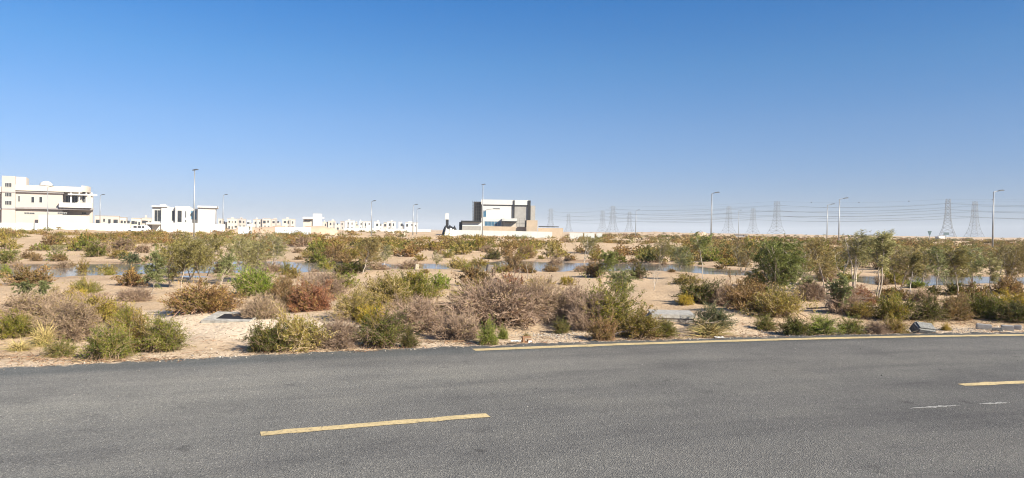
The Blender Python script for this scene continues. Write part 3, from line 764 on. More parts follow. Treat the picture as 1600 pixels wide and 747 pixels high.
TREES = [
 (264, 450, 374, 70, 'olive', 'feathery olive tree between the sage sapling and the dark bent trunk', .0, .2, 3, 1.5, False, .2),
 (300, 436, 364, 84, 'pale', 'pale feathery tree behind the broad olive tree', .0, .2, 3, 1.6, False, .2),
 (388, 440, 366, 66, 'pale', 'pale feathery tree behind the vivid green bush', .0, .2, 3, 1.3, False, .3),
 (1160, 430, 380, 56, 'brownish', 'brownish wispy tree before the dense green tree', .0, .4, 3, 1.1, False, .2),
 (1312, 436, 380, 60, 'brownish', 'rusty wispy tree behind the windswept white trunks', .0, .5, 3, 1.2, False, .2),
 (1425, 432, 386, 60, 'olive', 'olive wispy tree far behind the straight white trunk', .0, .5, 3, 1.2, False, .2),
 (1510, 432, 388, 64, 'brownish', 'brown wispy tree standing behind the pool at leaning trunk', .0, .5, 3, 1.2, False, .15),
 (1560, 436, 386, 70, 'olive', 'olive wispy tree right under the closest street lamp', .0, .5, 3, 1.3, False, .15),
 (236, 464, 388, 56, 'sage', 'pale sage sapling with slanted grey trunk beside the rust bush', .06, .2, 1, 1.5, False, .25),
 (50, 492, 432, 44, 'sage', 'little sage green sapling growing out of pale dry bush', .0, .1, 2, 1.1, False, .2),
 (282, 452, 372, 60, 'olive', 'olive sapling with dark bent trunk beside the sage one', .18, .2, 1, 1.3, False, .4),
 (318, 444, 364, 84, 'olive', 'broad olive tree at the middle of the sapling clump', .0, .2, 3, 1.5, False, .25),
 (354, 428, 368, 76, 'pale', 'pale wispy tree with trunk slanting over the pool', .32, .2, 1, 1.5, False, .45),
 (342, 446, 392, 44, 'sage', 'low sage sapling in front of the pale wispy tree', .0, .2, 2, 1.1, False, .15),
 (428, 418, 362, 54, 'pale', 'pale olive sapling before the spoil heap', .05, .2, 2, 1.3, False, .3),
 (84, 408, 384, 56, 'pale', 'grey wispy sapling with a slanted pale trunk on far bank', .5, .2, 1, 1.1, False, .4),
 (566, 428, 374, 56, 'brownish', 'grey olive sapling over the dark shoreside bush', .0, .3, 2, 1.3, False, .25),
 (600, 421, 378, 40, 'pale', 'thin pale sapling with straight white trunk in the water', .0, .3, 1, .9, False, .45),
 (680, 424, 388, 34, 'pale', 'thin sparse sapling with grey stem by the far shallows', .0, .2, 1, .5, False, .4),
 (826, 440, 396, 30, 'bare', 'bare forked sapling on sand before the bright water', .05, .1, 2, .6, True, .4),
 (940, 436, 392, 46, 'green', 'green bushy sapling over the brown shoreside bush', .02, .2, 2, 1.6, False, .25),
 (968, 468, 420, 66, 'sage', 'sage sapling with feathery branches right behind the golden bush', .05, .35, 2, 1.5, False, .15),
 (1022, 454, 418, 34, 'bare', 'bare white stemmed sapling standing on open sand', .0, .2, 2, .7, True, .35),
 (1098, 436, 362, 62, 'green', 'flat topped windblown tree with long bare white trunk', -.14, .5, 1, 1.2, False, .68),
 (912, 410, 370, 52, 'olive', 'olive wispy tree on the far bank before white hoardings', .0, .3, 3, 1.2, False, .3),
 (1030, 415, 372, 56, 'olive', 'olive wispy tree on the far bank below the first pylons', .0, .4, 3, 1.2, False, .25),
 (1062, 420, 384, 46, 'sage', 'low sage tree on far bank beside flat topped tree', .0, .3, 3, 1.1, False, .1),
 (1206, 468, 374, 92, 'green', 'dense dark green tree, fullest crown of all, beside the pool', .0, .25, 4, 2.5, False, .22),
 (1238, 470, 404, 46, 'sage', 'slim sapling with white trunk at the edge of dense tree', .0, .25, 1, 1., False, .35),
 (1292, 458, 374, 78, 'brownish', 'brownish tree between the dense green and the windswept one', .0, .3, 3, 1.4, False, .3),
 (1316, 490, 424, 42, 'sage', 'upright sage sapling in front of the brownish tree', .0, .1, 2, 1.4, False, .15),
 (1334, 452, 358, 76, 'windy', 'windswept pale tree with several white trunks from one base', -.06, .9, 5, 1.2, False, .5),
 (1368, 472, 356, 62, 'windy', 'tallest windswept sapling with twin pale trunks', .0, .9, 2, 1.3, False, .5),
 (1402, 462, 382, 60, 'brownish', 'rusty leaved sapling past the tallest windswept one', .0, .5, 3, 1.1, False, .35),
 (1420, 470, 392, 40, 'olive', 'thin sapling with straight white trunk before the water', .0, .4, 1, 1., False, .45),
 (1458, 460, 386, 54, 'sage', 'sapling with slim white stem before the triangular sign', .05, .5, 1, 1.2, False, .4),
 (1498, 466, 380, 66, 'olive', 'sapling with long trunk leaning over the water', -.24, .5, 1, 1.3, False, .5),
 (1440, 446, 384, 50, 'olive', 'olive tree standing behind the thin straight sapling', .0, .5, 3, 1.2, False, .2),
 (1524, 456, 384, 60, 'sage', 'grey green sapling with pale stem past leaning trunk', .0, .5, 2, 1.2, False, .35),
 (1548, 458, 392, 40, 'pale', 'thin pale sapling below the big street lamp', .0, .5, 1, 1., False, .4),
 (1580, 448, 376, 72, 'brownish', 'dark windblown tree at the frame edge past the lamp', .0, .6, 3, 1.6, False, .2),
 (1476, 444, 388, 50, 'brownish', 'brown wispy tree behind the leaning trunk', .0, .5, 3, 1.1, False, .2),
 (1385, 440, 384, 50, 'olive', 'olive tree behind the tallest windswept sapling', .0, .5, 3, 1.1, False, .2),
 (1255, 440, 382, 56, 'olive', 'wispy tree behind the slim white trunked sapling', .0, .4, 3, 1.1, False, .2),
]
for i, (px, py, top, w, k, lab, lean, wind, ntr, dens, bare, low) in enumerate(TREES):
    put_tree(100 + i, px, py, top, w, k, lab, lean, wind, ntr, dens, bare, 'tree' if ntr > 2 else 'sapling_tree', (.5, .44, .37) if 'white' in lab else (.36, .30, .24), low)

# ------------------------------------------------------------------ loose things on the verge
def oct_mesh(n, seed, pts, smin, smax, cols):
    rng = np.random.default_rng(seed); mb = MB()
    ov = np.array([(1, 0, 0), (-1, 0, 0), (0, 1, 0), (0, -1, 0), (0, 0, 1), (0, 0, -1)], float)
    of = np.array([(0, 2, 4), (2, 1, 4), (1, 3, 4), (3, 0, 4), (2, 0, 5), (1, 2, 5), (3, 1, 5), (0, 3, 5)])
    n = len(pts); s = smin * (smax / smin) ** (rng.random(n) ** 2.2)
    V = ov[None] * (s[:, None, None] * rng.uniform(.5, 1.1, (n, 6, 1)) * np.array([1, 1, .7])) + np.asarray(pts)[:, None, :]
    th = rng.uniform(0, 6.28, n)
    Fc = (of[None] + 6 * np.arange(n)[:, None, None]).reshape(-1, 3)
    cols = np.array(cols); c = np.repeat(cols[rng.integers(len(cols), size=n)] * rng.uniform(.7, 1.2, (n, 1)), 6, 0)
    mb.add(V.reshape(-1, 3), t=Fc, col=c); return mb
def verge_points(n, seed, smin, smax, x0=-9, x1=12, patches=()):
    r = np.random.default_rng(seed); X = []; S = []
    x = r.uniform(x0, x1, n); s = smin + (smax - smin) * r.random(n) ** 1.8
    P_ = []
    for a, b in zip(x, s):
        p, nn = centre(a); q = p + nn * b; P_.append((q[0], q[1]))
    for (px, py, rx, ry, k) in patches:
        c = ground(px, py); P_ += list(zip(c.x + r.normal(size=k) * rx, c.y + r.normal(size=k) * ry))
    P_ = np.array(P_); keep = road_s(P_[:, 0], P_[:, 1]) > 3.62; P_ = P_[keep]
    z = hgt(P_[:, 0], P_[:, 1]); z = np.where(road_s(P_[:, 0], P_[:, 1]) < 3.86, .001, z)
    return np.column_stack([P_, z + .002])
gp_ = verge_points(2200, 31, 3.66, 6.5, patches=[(860, 524, .35, .14, 900), (900, 530, .3, .1, 350), (1400, 520, .9, .12, 700), (1490, 516, .5, .14, 700), (400, 515, .9, .6, 110), (1290, 490, .5, .4, 250)])
tag(oct_mesh(0, 32, gp_, .004, .026, [(.42, .36, .29), (.30, .27, .24), (.50, .45, .38), (.22, .19, .17)]).build('gravel', STONE), 'grey and tan pebbles strewn along the sandy verge', kind='stuff')
def road_grit():
    r = np.random.default_rng(41); n = 420; x = r.uniform(-8, 12, n); s = r.uniform(-3.7, 3.7, n); pts = []
    for a, b in zip(x, s):
        p, nn = centre(a); q = p + nn * b; pts.append((q[0], q[1], .003))
    tag(oct_mesh(0, 42, np.array(pts), .003, .014, [(.5, .47, .43), (.3, .28, .26), (.06, .06, .06), (.6, .58, .55)]).build('loose_gravel', STONE), 'specks of loose grit scattered over the asphalt', kind='stuff')
road_grit()
def litter():
    r = np.random.default_rng(51); mb = MB()
    pts = verge_points(1700, 52, 3.74, 6.2, patches=[(60, 560, .9, .2, 420), (180, 566, .5, .1, 160), (700, 535, .8, .12, 260), (1000, 533, .6, .1, 200), (1130, 528, .5, .12, 260), (1230, 510, .5, .3, 200), (1480, 505, .8, .2, 260), (500, 552, .7, .08, 160)])
    C = np.array([(.30, .20, .12), (.20, .13, .08), (.40, .30, .18), (.26, .12, .06), (.12, .08, .05)])
    for p in pts:
        a = r.uniform(0, 6.28); L = r.uniform(.03, .16); d = np.array([math.cos(a), math.sin(a), r.uniform(-.05, .3)])
        q = p + np.array([0, 0, .004])
        mb.tube([q, q + d * L * .5 + np.array([0, 0, .008]), q + d * L], [.0028, .0025, .001], 3, col=C[r.integers(5)] * r.uniform(.8, 1.2))
    pts2 = verge_points(2200, 53, 3.86, 6.6, patches=[(700, 535, .8, .12, 400), (150, 565, 1., .12, 400), (1180, 520, .6, .2, 400)])
    a = r.normal(size=(len(pts2), 3)) * np.array([1, 1, .25]); a /= np.linalg.norm(a, axis=1)[:, None]
    sz = r.uniform(.012, .03, len(pts2))
    mb.leaves(pts2 + np.array([0, 0, .006]), a, sz, sz * .5, C[r.integers(5, size=len(pts2))] * r.uniform(.8, 1.2, (len(pts2), 1)), r)
    tag(mb.build('litter', TWIG), 'dead twigs and fallen leaves lying along the verge', kind='stuff')
litter()

def chamber(px, py, w, dpt, h, rz, label, opening=None, tilt=0):
    p = ground(px, py); k = p.y / F; W = w * k
    o = empty('concrete_chamber', (p.x, p.y, gz(p.x, p.y) - .02), R(rz), label, 'utility chamber'); o.rotation_euler.x = R(tilt)
    if opening:
        a, b = opening; mb = MB(); x0, x1 = -W / 2, W / 2; xa = x0 + W * a; xb = x0 + W * b; t = dpt * .2
        mb.box(x0, xa, 0, dpt, 0, h); mb.box(xb, x1, 0, dpt, 0, h); mb.box(xa, xb, 0, t, 0, h); mb.box(xa, xb, dpt - t, dpt, 0, h)
        mb.build('frame', CONC, o)
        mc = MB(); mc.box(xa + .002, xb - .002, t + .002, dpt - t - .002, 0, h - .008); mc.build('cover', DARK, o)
    else:
        mb = MB(); mb.box(-W / 2, W / 2, 0, dpt, 0, h * .55); mb.build('chamber_wall', plain('rough_concrete', (.34, .30, .26), .9, var=.35, scale=22, bump=.8), o)
        mt = MB(); mt.box(-W / 2 - .02, W / 2 + .02, -.02, dpt + .02, h * .55, h); mt.build('lid', CONC, o)
chamber(352, 505, 78, .58, .055, -4, 'half buried concrete frame with dark opening on pale sand', (.22, .97), 8)
chamber(1052, 503, 64, .75, .15, -6, 'raised concrete chamber with pale lid between golden and blue green bushes')
chamber(690, 497, 44, .5, .08, 5, 'flat concrete slab beside the huge grey thicket')
def block(name, px, py, dims, rot, label, mat=CONC, cat='concrete block', dz=0, group=None):
    p = ground(px, py); mb = MB(); x, y, z = dims
    c = min(dims) * .12
    import bmesh
    bm = bmesh.new(); bmesh.ops.create_cube(bm, size=1); bmesh.ops.scale(bm, vec=dims, verts=bm.verts)
    bmesh.ops.bevel(bm, geom=bm.edges[:], offset=c, segments=2, affect='EDGES')
    r = np.random.default_rng(int(px))
    for v in bm.verts: v.co += Vector(r.normal(size=3) * min(dims) * .025)
    me = bpy.data.meshes.new(name); bm.to_mesh(me); bm.free(); me.materials.append(mat)
    o = bpy.data.objects.new(name, me); COL.objects.link(o); o.location = (p.x, p.y + y * .4, gz(p.x, p.y) + z * .42 + dz); o.rotation_euler = [R(a) for a in rot]
    tag(o, label, cat, group); return o
SPECK = plain('speckled_concrete', (.17, .17, .165), .85, var=.55, scale=45, bump=.5)
block('concrete_block', 1446, 524, (.36, .20, .20), (38, 6, 12), 'tilted speckled concrete block at the asphalt edge', SPECK)
KERBM = plain('kerb_concrete', (.25, .24, .235), .85, var=.2, scale=25, bump=.3)
block('kerb_stone', 1540, 515, (.25, .13, .10), (0, 3, -24), 'longest of the loose kerb stones, nearest the tilted block', KERBM, 'kerb stone', 0, 'loose kerb stones')
block('kerb_stone', 1561, 518, (.17, .11, .06), (0, -4, -34), 'low dark kerb stone lying between the two longer ones', SPECK, 'kerb stone', 0, 'loose kerb stones')
block('kerb_stone', 1577, 517, (.19, .13, .10), (4, 0, -28), 'pale kerb stone lying past the low dark one', KERBM, 'kerb stone', 0, 'loose kerb stones')
block('kerb_stone', 1593, 516, (.12, .11, .09), (0, 0, -38), 'short broken kerb stone at the frame edge', KERBM, 'kerb stone', 0, 'loose kerb stones')
block('rock', 651, 421, (.15, .11, .22), (0, 12, 20), 'pale upright rock on the near shore', plain('pale_rock', (.42, .37, .29), .9, var=.25, scale=8), 'rock')
block('tree_stump', 765, 426, (.26, .22, .34), (0, 8, 20), 'grey stump at the water edge beside a yellow green bush', plain('grey_stump', (.17, .15, .14), .9, var=.4, scale=12), 'stump')
def hollow_block():
    p = ground(824, 537); o = empty('hollow_block', (p.x, p.y, gz(p.x, p.y)), R(8), 'small broken hollow block of red and white clay at the verge', 'clay block')
    a = .14; h = .075; mb = MB()
    mb.box(-a / 2, -a / 2 + .03, 0, .1, 0, h); mb.box(.01, a / 2, 0, .1, 0, h * .55); mb.box(-a / 2 + .03, .01, 0, .1, 0, .02); mb.box(-a / 2, a / 2 - .01, 0.003, .097, h, h + .018)
    mb.build('shell', REDM, o)
    mw = MB(); mw.box(.015, a / 2 - .005, -.006, -.002, .004, h * .5); mw.build('white_face', PAPER, o)
hollow_block()
def scrap(px, py, w, label):
    p = ground(px, py); r = np.random.default_rng(px); mb = MB(); n = 6; W = w * p.y / F
    V = [(W * (i / n - .5), .08 * (j / 3 - .5), .012 + .012 * r.random()) for j in range(4) for i in range(n + 1)]
    V += [(x, y, z - .004) for x, y, z in V]; k = 4 * (n + 1)
    Q = [(j * (n + 1) + i, j * (n + 1) + i + 1, (j + 1) * (n + 1) + i + 1, (j + 1) * (n + 1) + i) for j in range(3) for i in range(n)]
    mb.add(V, q=Q + [(d + k, c + k, b + k, a + k) for a, b, c, d in Q])
    o = mb.build('paper_scrap', PAPER); o.location = (p.x, p.y, max(0, gz(p.x, p.y))); tag(o, label, 'litter')
scrap(806, 539, 16, 'flattened white scrap of packaging beside the broken hollow block')
scrap(1124, 532, 14, 'small white scrap under the splayed straw grass')
def dead_branch(px, py, w, seed, label):
    p = ground(px, py); r = np.random.default_rng(seed); W = w * p.y / F; mb = MB()
    def grow(a, d, L, rad, dep):
        pts = [a]
        for i in range(4): pts.append(pts[-1] + d * L / 4 + r.normal(size=3) * L * .04)
        mb.tube(pts, np.linspace(rad, rad * .5, 5), 5, col=np.array((.30, .24, .19)) * r.uniform(.7, 1.1))
        if dep:
            for i in range(4):
                d2 = d + r.normal(size=3) * .55; d2[2] = abs(d2[2]) * .5; d2 /= np.linalg.norm(d2)
                grow(pts[r.integers(1, 5)], d2, L * .55, rad * .5, dep - 1)
    grow(np.array([-W / 2, 0, .05]), np.array([.98, .1, .06]), W, .02, 2)
    o = mb.build('dead_branch', TWIG); o.location = (p.x, p.y, gz(p.x, p.y)); tag(o, label, 'branch')
dead_branch(1300, 487, 80, 3, 'fallen dead branch with forks on sand behind the fresh green bush')
dead_branch(985, 528, 50, 4, 'dead grey branch lying under the golden bush by the asphalt')
dead_branch(1075, 520, 60, 5, 'dead twig branch lying before the raised concrete chamber')

# ------------------------------------------------------------------ buildings
def part(parent, name, mat, boxes):
    mb = MB()
    for b in boxes: mb.box(*b)
    return mb.build(name, mat, parent)
def X_(px, d): return (px - 800) / F * d
def Z_(px, py, d): return P(px, py, d).z
class Bld:
    """a building whose front stands on the plane Y = d; rectangles are given where they are seen and become real boxes"""
    def __init__(s, name, label, d, pxc, cat='building', group=None):
        s.d = d; s.c = pxc; x = X_(pxc, d); s.rz = -.9 * math.atan2(x, d)
        s.e = empty(name, (x, d, 0), s.rz, label, cat, group)
        s.ny = Vector((-math.sin(s.rz), math.cos(s.rz), 0)); s.nx = Vector((math.cos(s.rz), math.sin(s.rz), 0))
    def loc(s, px, py, y0):
        """local (x, z) on the building's own plane y = y0 seen at a picture position"""
        v = ray(px, py); o = s.e.location + s.ny * y0
        t = o.dot(s.ny) / v.dot(s.ny); p = v * t
        return (p - s.e.location).dot(s.nx), p.z + CAMH
    def bx(s, x0, x1, yt, yb, y0=0, y1=8):
        pc = (x0 + x1) / 2
        a = s.loc(x0, yt, y0)[0]; b = s.loc(x1, yt, y0)[0]
        zt = s.loc(pc, yt, y0)[1]; zb = -.6 if yb is None else s.loc(pc, yb, y0)[1]
        return (a, b, y0, y1, zb, zt)
    def add(s, name, mat, rects, parent=None):
        mb = MB()
        for r in rects: mb.box(*s.bx(*r)) if r[3] is not None else mb.box(*s.low(*r))
        return mb.build(name, mat, parent or s.e)
    def low(s, x0, x1, yt, yb, y0=0, y1=8):
        b = list(s.bx(x0, x1, yt, yt + 4, y0, y1)); b[4] = -.8; return tuple(b)
    def window(s, x0, x1, yt, yb, y0=0, mat=DARKW, frame=WHITE, mull=2):
        """a recessed-looking window: proud frame, glass behind its face"""
        f = s.add('window', frame, [(x0 - .35, x1 + .35, yt - .35, yt, y0 - .07, y0 - .003), (x0 - .35, x1 + .35, yb, yb + .35, y0 - .09, y0 - .003),
                                     (x0 - .35, x0, yt, yb, y0 - .07, y0 - .003), (x1, x1 + .35, yt, yb, y0 - .07, y0 - .003)] +
                  [(x0 + (x1 - x0) * k / mull - .15, x0 + (x1 - x0) * k / mull + .15, yt, yb, y0 - .06, y0 - .003) for k in range(1, mull)])
        s.add('pane', mat, [(x0, x1, yt, yb, y0 - .04, y0 - .004)], f)
def villa_left():
    b = Bld('villa', 'three storey cream villa with stair tower and rounded balcony end', 185, 70)
    b.add('wall', PINKISH, [(-70, 98, 300, None, 0, 22), (97, 128, 300, None, 3.5, 22)])
    b.add('stair_tower', PINKISH, [(3, 24, 275, None, -1.2, 3.4)])
    b.add('penthouse', CREAM, [(24, 41, 276.5, 290.5, .6, 9)])  # sunlit return beside the stair tower, its brightness put into the cream colour
    b.add('roof_parapet', CREAM, [(24, 128, 290.5, 299, -.9, 21), (-70, 3, 290.5, 299, -.9, 21)])
    b.add('balcony', WHITE, [(92, 143, 317, 324.5, -1.6, 10)])
    b.add('cornice_and_shadow', plain('cornice_shadow_grey', (.26, .24, .24), .8), [(-70, 3, 299.02, 301.3, -.6, 1), (24, 100, 299.02, 301.3, -.6, 1), (24, 143, 324.52, 327.2, -.9, 1), (-70, 3, 324.5, 327.2, -.5, 1), (3, 24, 299.4, 301, -1.32, -1.21), (3, 24, 325, 327, -1.32, -1.21)])  # ledges in dark grey; upper strips paint the shadow line under the overhang
    # rounded roof end and balcony end: part cylinders
    for nm, mat, cx, rpx, yt, yb in (('roof_end', CREAM, 128, 12, 292, 301), ('balcony_slab', WHITE, 133, 12, 324.6, 327.5)):
        mb = MB(); xl, zt = b.loc(cx, yt, 6); r = rpx / F * 195; zb = b.loc(cx, yb, 6)[1]; n = 20
        V = []
        for z in (zb, zt):
            V += [(xl + r * math.sin(a), 6.9 - 7.6 * math.cos(a), z) for a in np.linspace(0, math.pi, n)]
        mb.add(V, q=[(i, i + 1, n + i + 1, n + i) for i in range(n - 1)])
        V2 = [(0, 0, 0)] ; cc = np.mean(np.array(V[:n]), 0)
        mb.add(np.vstack([V[:n], [cc]]), t=[(i + 1, i, n) for i in range(n - 1)]); c2 = cc.copy(); c2[2] = zt
        mb.add(np.vstack([V[n:], [c2]]), t=[(i, i + 1, n) for i in range(n - 1)])
        mb.build(nm, mat, b.e)
    for x in (111, 124, 135, 143.5): b.add('column', WHITE, [(x - 1.1, x + 1.1, 301, 317, -1.2, -.2)])
    b.add('pergola_beam', WHITE, [(106, 152, 303.2, 305.2, -1.9, -1.3)])
    b.add('balcony_wall', PINKISH, [(128, 145, 302, None, 5, 21)])
    for y in (289, 304, 317):
        b.window(8, 18, y - 3, y + 3, -1.2, mull=4)
    b.window(28.5, 31.5, 306, 315, 0, mull=2); b.window(49, 53.5, 307.5, 316.5, 0, mull=1); b.window(61.5, 66, 307.5, 316.5, 0, mull=1)
    for x0, x1 in ((103, 111), (113, 121), (129, 134)): b.window(x0, x1, 306, 316.5, 3.5 if x1 < 128 else 5, mull=2)
    for x0, x1 in ((38, 54), (74.5, 77), (90, 104), (127, 135)): b.window(x0, x1, 332, 334.2, 0 if x1 < 120 else 0, mull=4) if x1 < 120 else b.window(x0, x1, 332, 334.2, 5, mull=2)
    b.add('ground_floor_wall', CREAM, [(60, 140, 336, None, -2.2, -1.9)])
    mb = MB(); cxl, czl = b.loc(72, 290, 7); r = 1.5
    for k in range(6):
        pass
    V = []; Q = []
    for i in range(5):
        e = i / 4 * math.pi / 2
        V += [(cxl + r * math.cos(e) * math.cos(a), 7 + r * math.cos(e) * math.sin(a), czl + r * .8 * math.sin(e)) for a in np.linspace(0, 2 * math.pi, 13)[:-1]]
    Q = [(i * 12 + j, i * 12 + (j + 1) % 12, (i + 1) * 12 + (j + 1) % 12, (i + 1) * 12 + j) for i in range(4) for j in range(12)]
    mb.add(V, q=Q); mb.build('roof_dome', WHITE, b.e, True)
villa_left()
def villa_white():
    b = Bld('villa', 'white box villa with tall dark windows behind a lamp post', 190, 290)
    b.add('wall', WHITE, [(238, 252.5, 323, None, 0, 14), (252.3, 262, 322.4, None, -.5, 14), (262.2, 274, 324, None, .6, 14), (274.2, 297, 322.3, None, -.4, 13), (297.2, 309, 326, None, 2.0, 14), (309.2, 338, 323, None, -.6, 14)])
    b.add('roof_slab', WHITE, [(236.8, 262, 321.5, 323.2, -.9, 14.2), (308.5, 341, 321.8, 324.6, -1.2, 14.4)])
    b.add('stair_head', WHITE, [(250, 259, 319.5, 322.2, 4, 9)])
    b.window(241.5, 251, 328.5, 346, 0, mull=2); b.window(268.5, 272.5, 329, 345, .6, mull=1); b.window(277.5, 284, 329, 347, -.4, mull=1)
    b.window(289.5, 291.2, 330, 340, -.4, mull=1); b.window(289.5, 291.2, 343.5, 347, -.4, mull=1); b.window(298.5, 307, 329, 343, 2.0, BLUEGL, mull=3)
    w = Bld('boundary_wall', 'white rendered boundary wall in front of the white box villa', 183, 290, 'wall')
    w.add('wall_panel', WHITE, [(252, 322, 348.2, None, 0, .3)]); w.add('gate_pier', WHITE, [(322.3, 325, 346.5, None, -.1, .5)]); w.add('side_panel', WHITE, [(325.3, 352, 350.5, None, 0, .3)])
    c = Bld('carport', 'low white carport with shaded opening beside the white box villa', 184, 242, 'carport')
    c.add('roof', WHITE, [(228, 250.5, 347.8, 350.6, 0, 6)]); c.add('post', WHITE, [(228.3, 229.4, 350.7, None, .1, .5)]); c.add('back_wall', PINKISH, [(229, 250, 350.7, None, 5.5, 5.9)])
villa_white()
def fences():
    h = Bld('hoarding', 'long pale green white hoarding in front of the cream villa', 172, 90, 'fence')
    for k in range(17): h.add('panel', HOARD, [(-70 + k * 16.1, -70 + k * 16.1 + 15.9, 347.5 + .2 * (k % 3) + k * .10, None, 0, .08)])
    h2 = Bld('hoarding', 'white site hoarding wrapped round the unfinished building', 172, 800, 'fence')
    xs = np.linspace(704, 863, 15)
    for i, (a, b_) in enumerate(zip(xs[:-1], xs[1:])): h2.add('panel', HOARD, [(a, b_ - .15, 359.2 + (a - 704) * .021, None, .02 * (i % 2), .09)])
    h3 = Bld('hoarding', 'short run of white hoarding with gaps past the unfinished building', 172, 910, 'fence')
    for a, b_ in ((890, 898), (898.3, 911), (913, 918), (918.3, 929), (932, 941)): h3.add('panel', HOARD, [(a, b_, 363.5 + (a - 890) * .02, None, 0, .09)])
    p = Bld('hoarding', 'pale blue hoarding standing against the sand heap', 150, 440, 'fence')
    for k in range(8): p.add('panel', PALEBLUE, [(430 + k * 7, 436.9 + k * 7, 355 + .15 * (k % 2), None, 0, .08)])
    p2 = Bld('hoarding', 'short pale blue hoarding before the cream houses', 150, 383, 'fence')
    for k in range(4): p2.add('panel', PALEBLUE, [(372 + k * 5.5, 377.4 + k * 5.5, 354 + .2 * (k % 2), None, 0, .08)])
fences()
def unfinished():
    b = Bld('unfinished_building', 'unfinished white block with black frames and scaffolded side', 186, 790)
    b.add('wall', WHITE, [(753, 799, 321, None, 0, 16)])
    b.add('parapet', WHITE, [(752, 828, 312.3, 320, -.1, 16)])
    b.add('dark_band', DARK, [(755, 829, 320.05, 321.4, -.14, .4)])
    b.add('dark_fin', DARK, [(802.3, 804.3, 313, 341, -.3, -.15)])
    b.add('dark_fin', DARK, [(825.4, 829.2, 313.2, 344, -.32, -.16)])
    b.add('side_glazing', DARK, [(740, 751.8, 315.2, None, 1, 15)])
    b.add('stone_wall', STONEGREY, [(799.2, 828, 321.5, None, .06, 15.5), (829.3, 836.5, 321.3, None, 3, 15)])
    b.window(755.2, 759.8, 329, 339, 0, BLUEGL, mull=1)
    b.window(757.5, 782.5, 346, 353, -.9, BLUEGL, mull=5)
    b.add('front_bay', WHITE, [(752.2, 784, 341, None, -.9, -.02)])
    b.add('canopy', WHITE, [(784.5, 808, 341.3, 345.5, -2.5, -.05)]); b.add('canopy_fascia', DARK, [(788, 808.3, 345.55, 346.3, -2.6, -.1)])
    b.add('upper_wall', CREAM, [(786, 806, 347, None, -1.0, -.03)])
    for x in (790, 798, 806.5): b.add('column', SCAF, [(x - .25, x + .25, 346.4, None, -2.4, -2.0)])
    a = Bld('annex', 'low annex with black roof edge joined before scaffolding', 183, 738)
    a.add('wall', WHITE, [(722.5, 752, 347, None, 0, 9)]); a.add('roof_edge', DARK, [(720, 752.5, 344.9, 346.9, -.8, 9)]); a.add('side_wall', DARK, [(717.5, 722, 347.1, None, 1, 8)])
    a.add('block_plinth', STONEGREY, [(722.2, 752, 353.2, None, -.4, -.02)])
    w = Bld('boundary_wall', 'bare beige block wall before the unfinished building', 178, 800, 'wall')
    w.add('wall_panel', BEIGE, [(753, 822.5, 354, None, 0, .3)]); w.add('low_panel', BEIGE, [(841, 880, 356.2, None, .4, .7)]); w.add('rail', DARK, [(841.5, 873, 353.6, 355, .8, 1)])
    g = Bld('guard_house', 'beige block guard house at the corner of block wall', 176, 831)
    g.add('wall', BEIGE, [(822.8, 840, 344.2, None, 0, 4)]); g.add('doorway', DARK, [(820.4, 822.7, 344.4, 354.5, .5, 3.5)])
    s = Bld('scaffold', 'steel scaffolding tower against the dark side of unfinished building', 184.6, 745, 'scaffold')
    for x in np.linspace(738.6, 751.6, 5):
        s.add('standard', SCAF, [(x - .22, x + .22, 313.5, None, 0, .1)])
        s.add('standard', SCAF, [(x - .22, x + .22, 313.5, None, 1.1, 1.2)])
    for y in np.linspace(316, 344, 7): s.add('ledger', SCAF, [(737.8, 752.4, y - .18, y + .18, -.06, -.01)])
    s2 = Bld('scaffold', 'light scaffold frame standing before the canopy', 180, 793, 'scaffold')
    for x in (786, 787.5, 812, 820): s2.add('standard', SCAF, [(x - .15, x + .15, 336 if x < 800 else 341, None, 0, .1)])
    for y in (344, 349): s2.add('ledger', SCAF, [(784.5, 821, y - .12, y + .12, -.06, -.01)])
    t = Bld('sign_tower', 'slim white tower with dark base beside the spoil', 178, 699, 'tower')
    t.add('shaft', WHITE, [(696, 701.5, 333.5, 343, 0, 1)]); t.add('base', DARK, [(696.6, 701, 343.1, None, .1, .9)])
unfinished()
def heap(name, label, px, w, top, d, mat, seed, prof=None):
    mb = MB(); W = w / F * d; c = P(px, top, d); H = c.z; n = 40; m_ = 12; r = np.random.default_rng(seed); ph = r.uniform(0, 6, 4)
    V = []
    for j in range(m_ + 1):
        for i in range(n + 1):
            u = i / n * 2 - 1; v = j / m_ * 2 - 1
            e = min(1, (1 - abs(u) ** 3.0) * 1.25) if prof is None else np.interp(i / n, *prof)
            z = H * e * (1 - abs(v) ** 2) * (1 + .08 * math.sin(9 * u + ph[0]) + .05 * math.sin(23 * u + ph[1] + 3 * v))
            V.append((u * W / 2, v * max(3, min(9, W * .2)), z - .3 * (1 - (1 - abs(v) ** 2)) - .05))
    mb.add(V, q=[(j * (n + 1) + i, j * (n + 1) + i + 1, (j + 1) * (n + 1) + i + 1, (j + 1) * (n + 1) + i) for j in range(m_) for i in range(n)])
    o = mb.build(name, mat, smooth=True); o.location = (c.x, d, 0); tag(o, label, 'heap')
heap('sand_heap', 'long flat topped heap of tan spoil before the houses', 450, 166, 352.8, 158, SPOIL, 1, ([0, .06, .5, .8, .93, 1], [.4, .85, .95, 1, .95, 0]))
heap('sand_heap', 'dark heap of rubble and membrane beside the slim tower', 703, 26, 353, 176, DARK, 2)
heap('sand_heap', 'pale heap of bagged sand in front of the slim tower', 703, 20, 357, 173, plain('pale_bags', (.66, .62, .55), .8, var=.3, scale=1), 3)
heap('sand_heap', 'tan mound on the desert skyline beside flat topped tree', 1095, 24, 362.5, 330, SPOIL, 4)

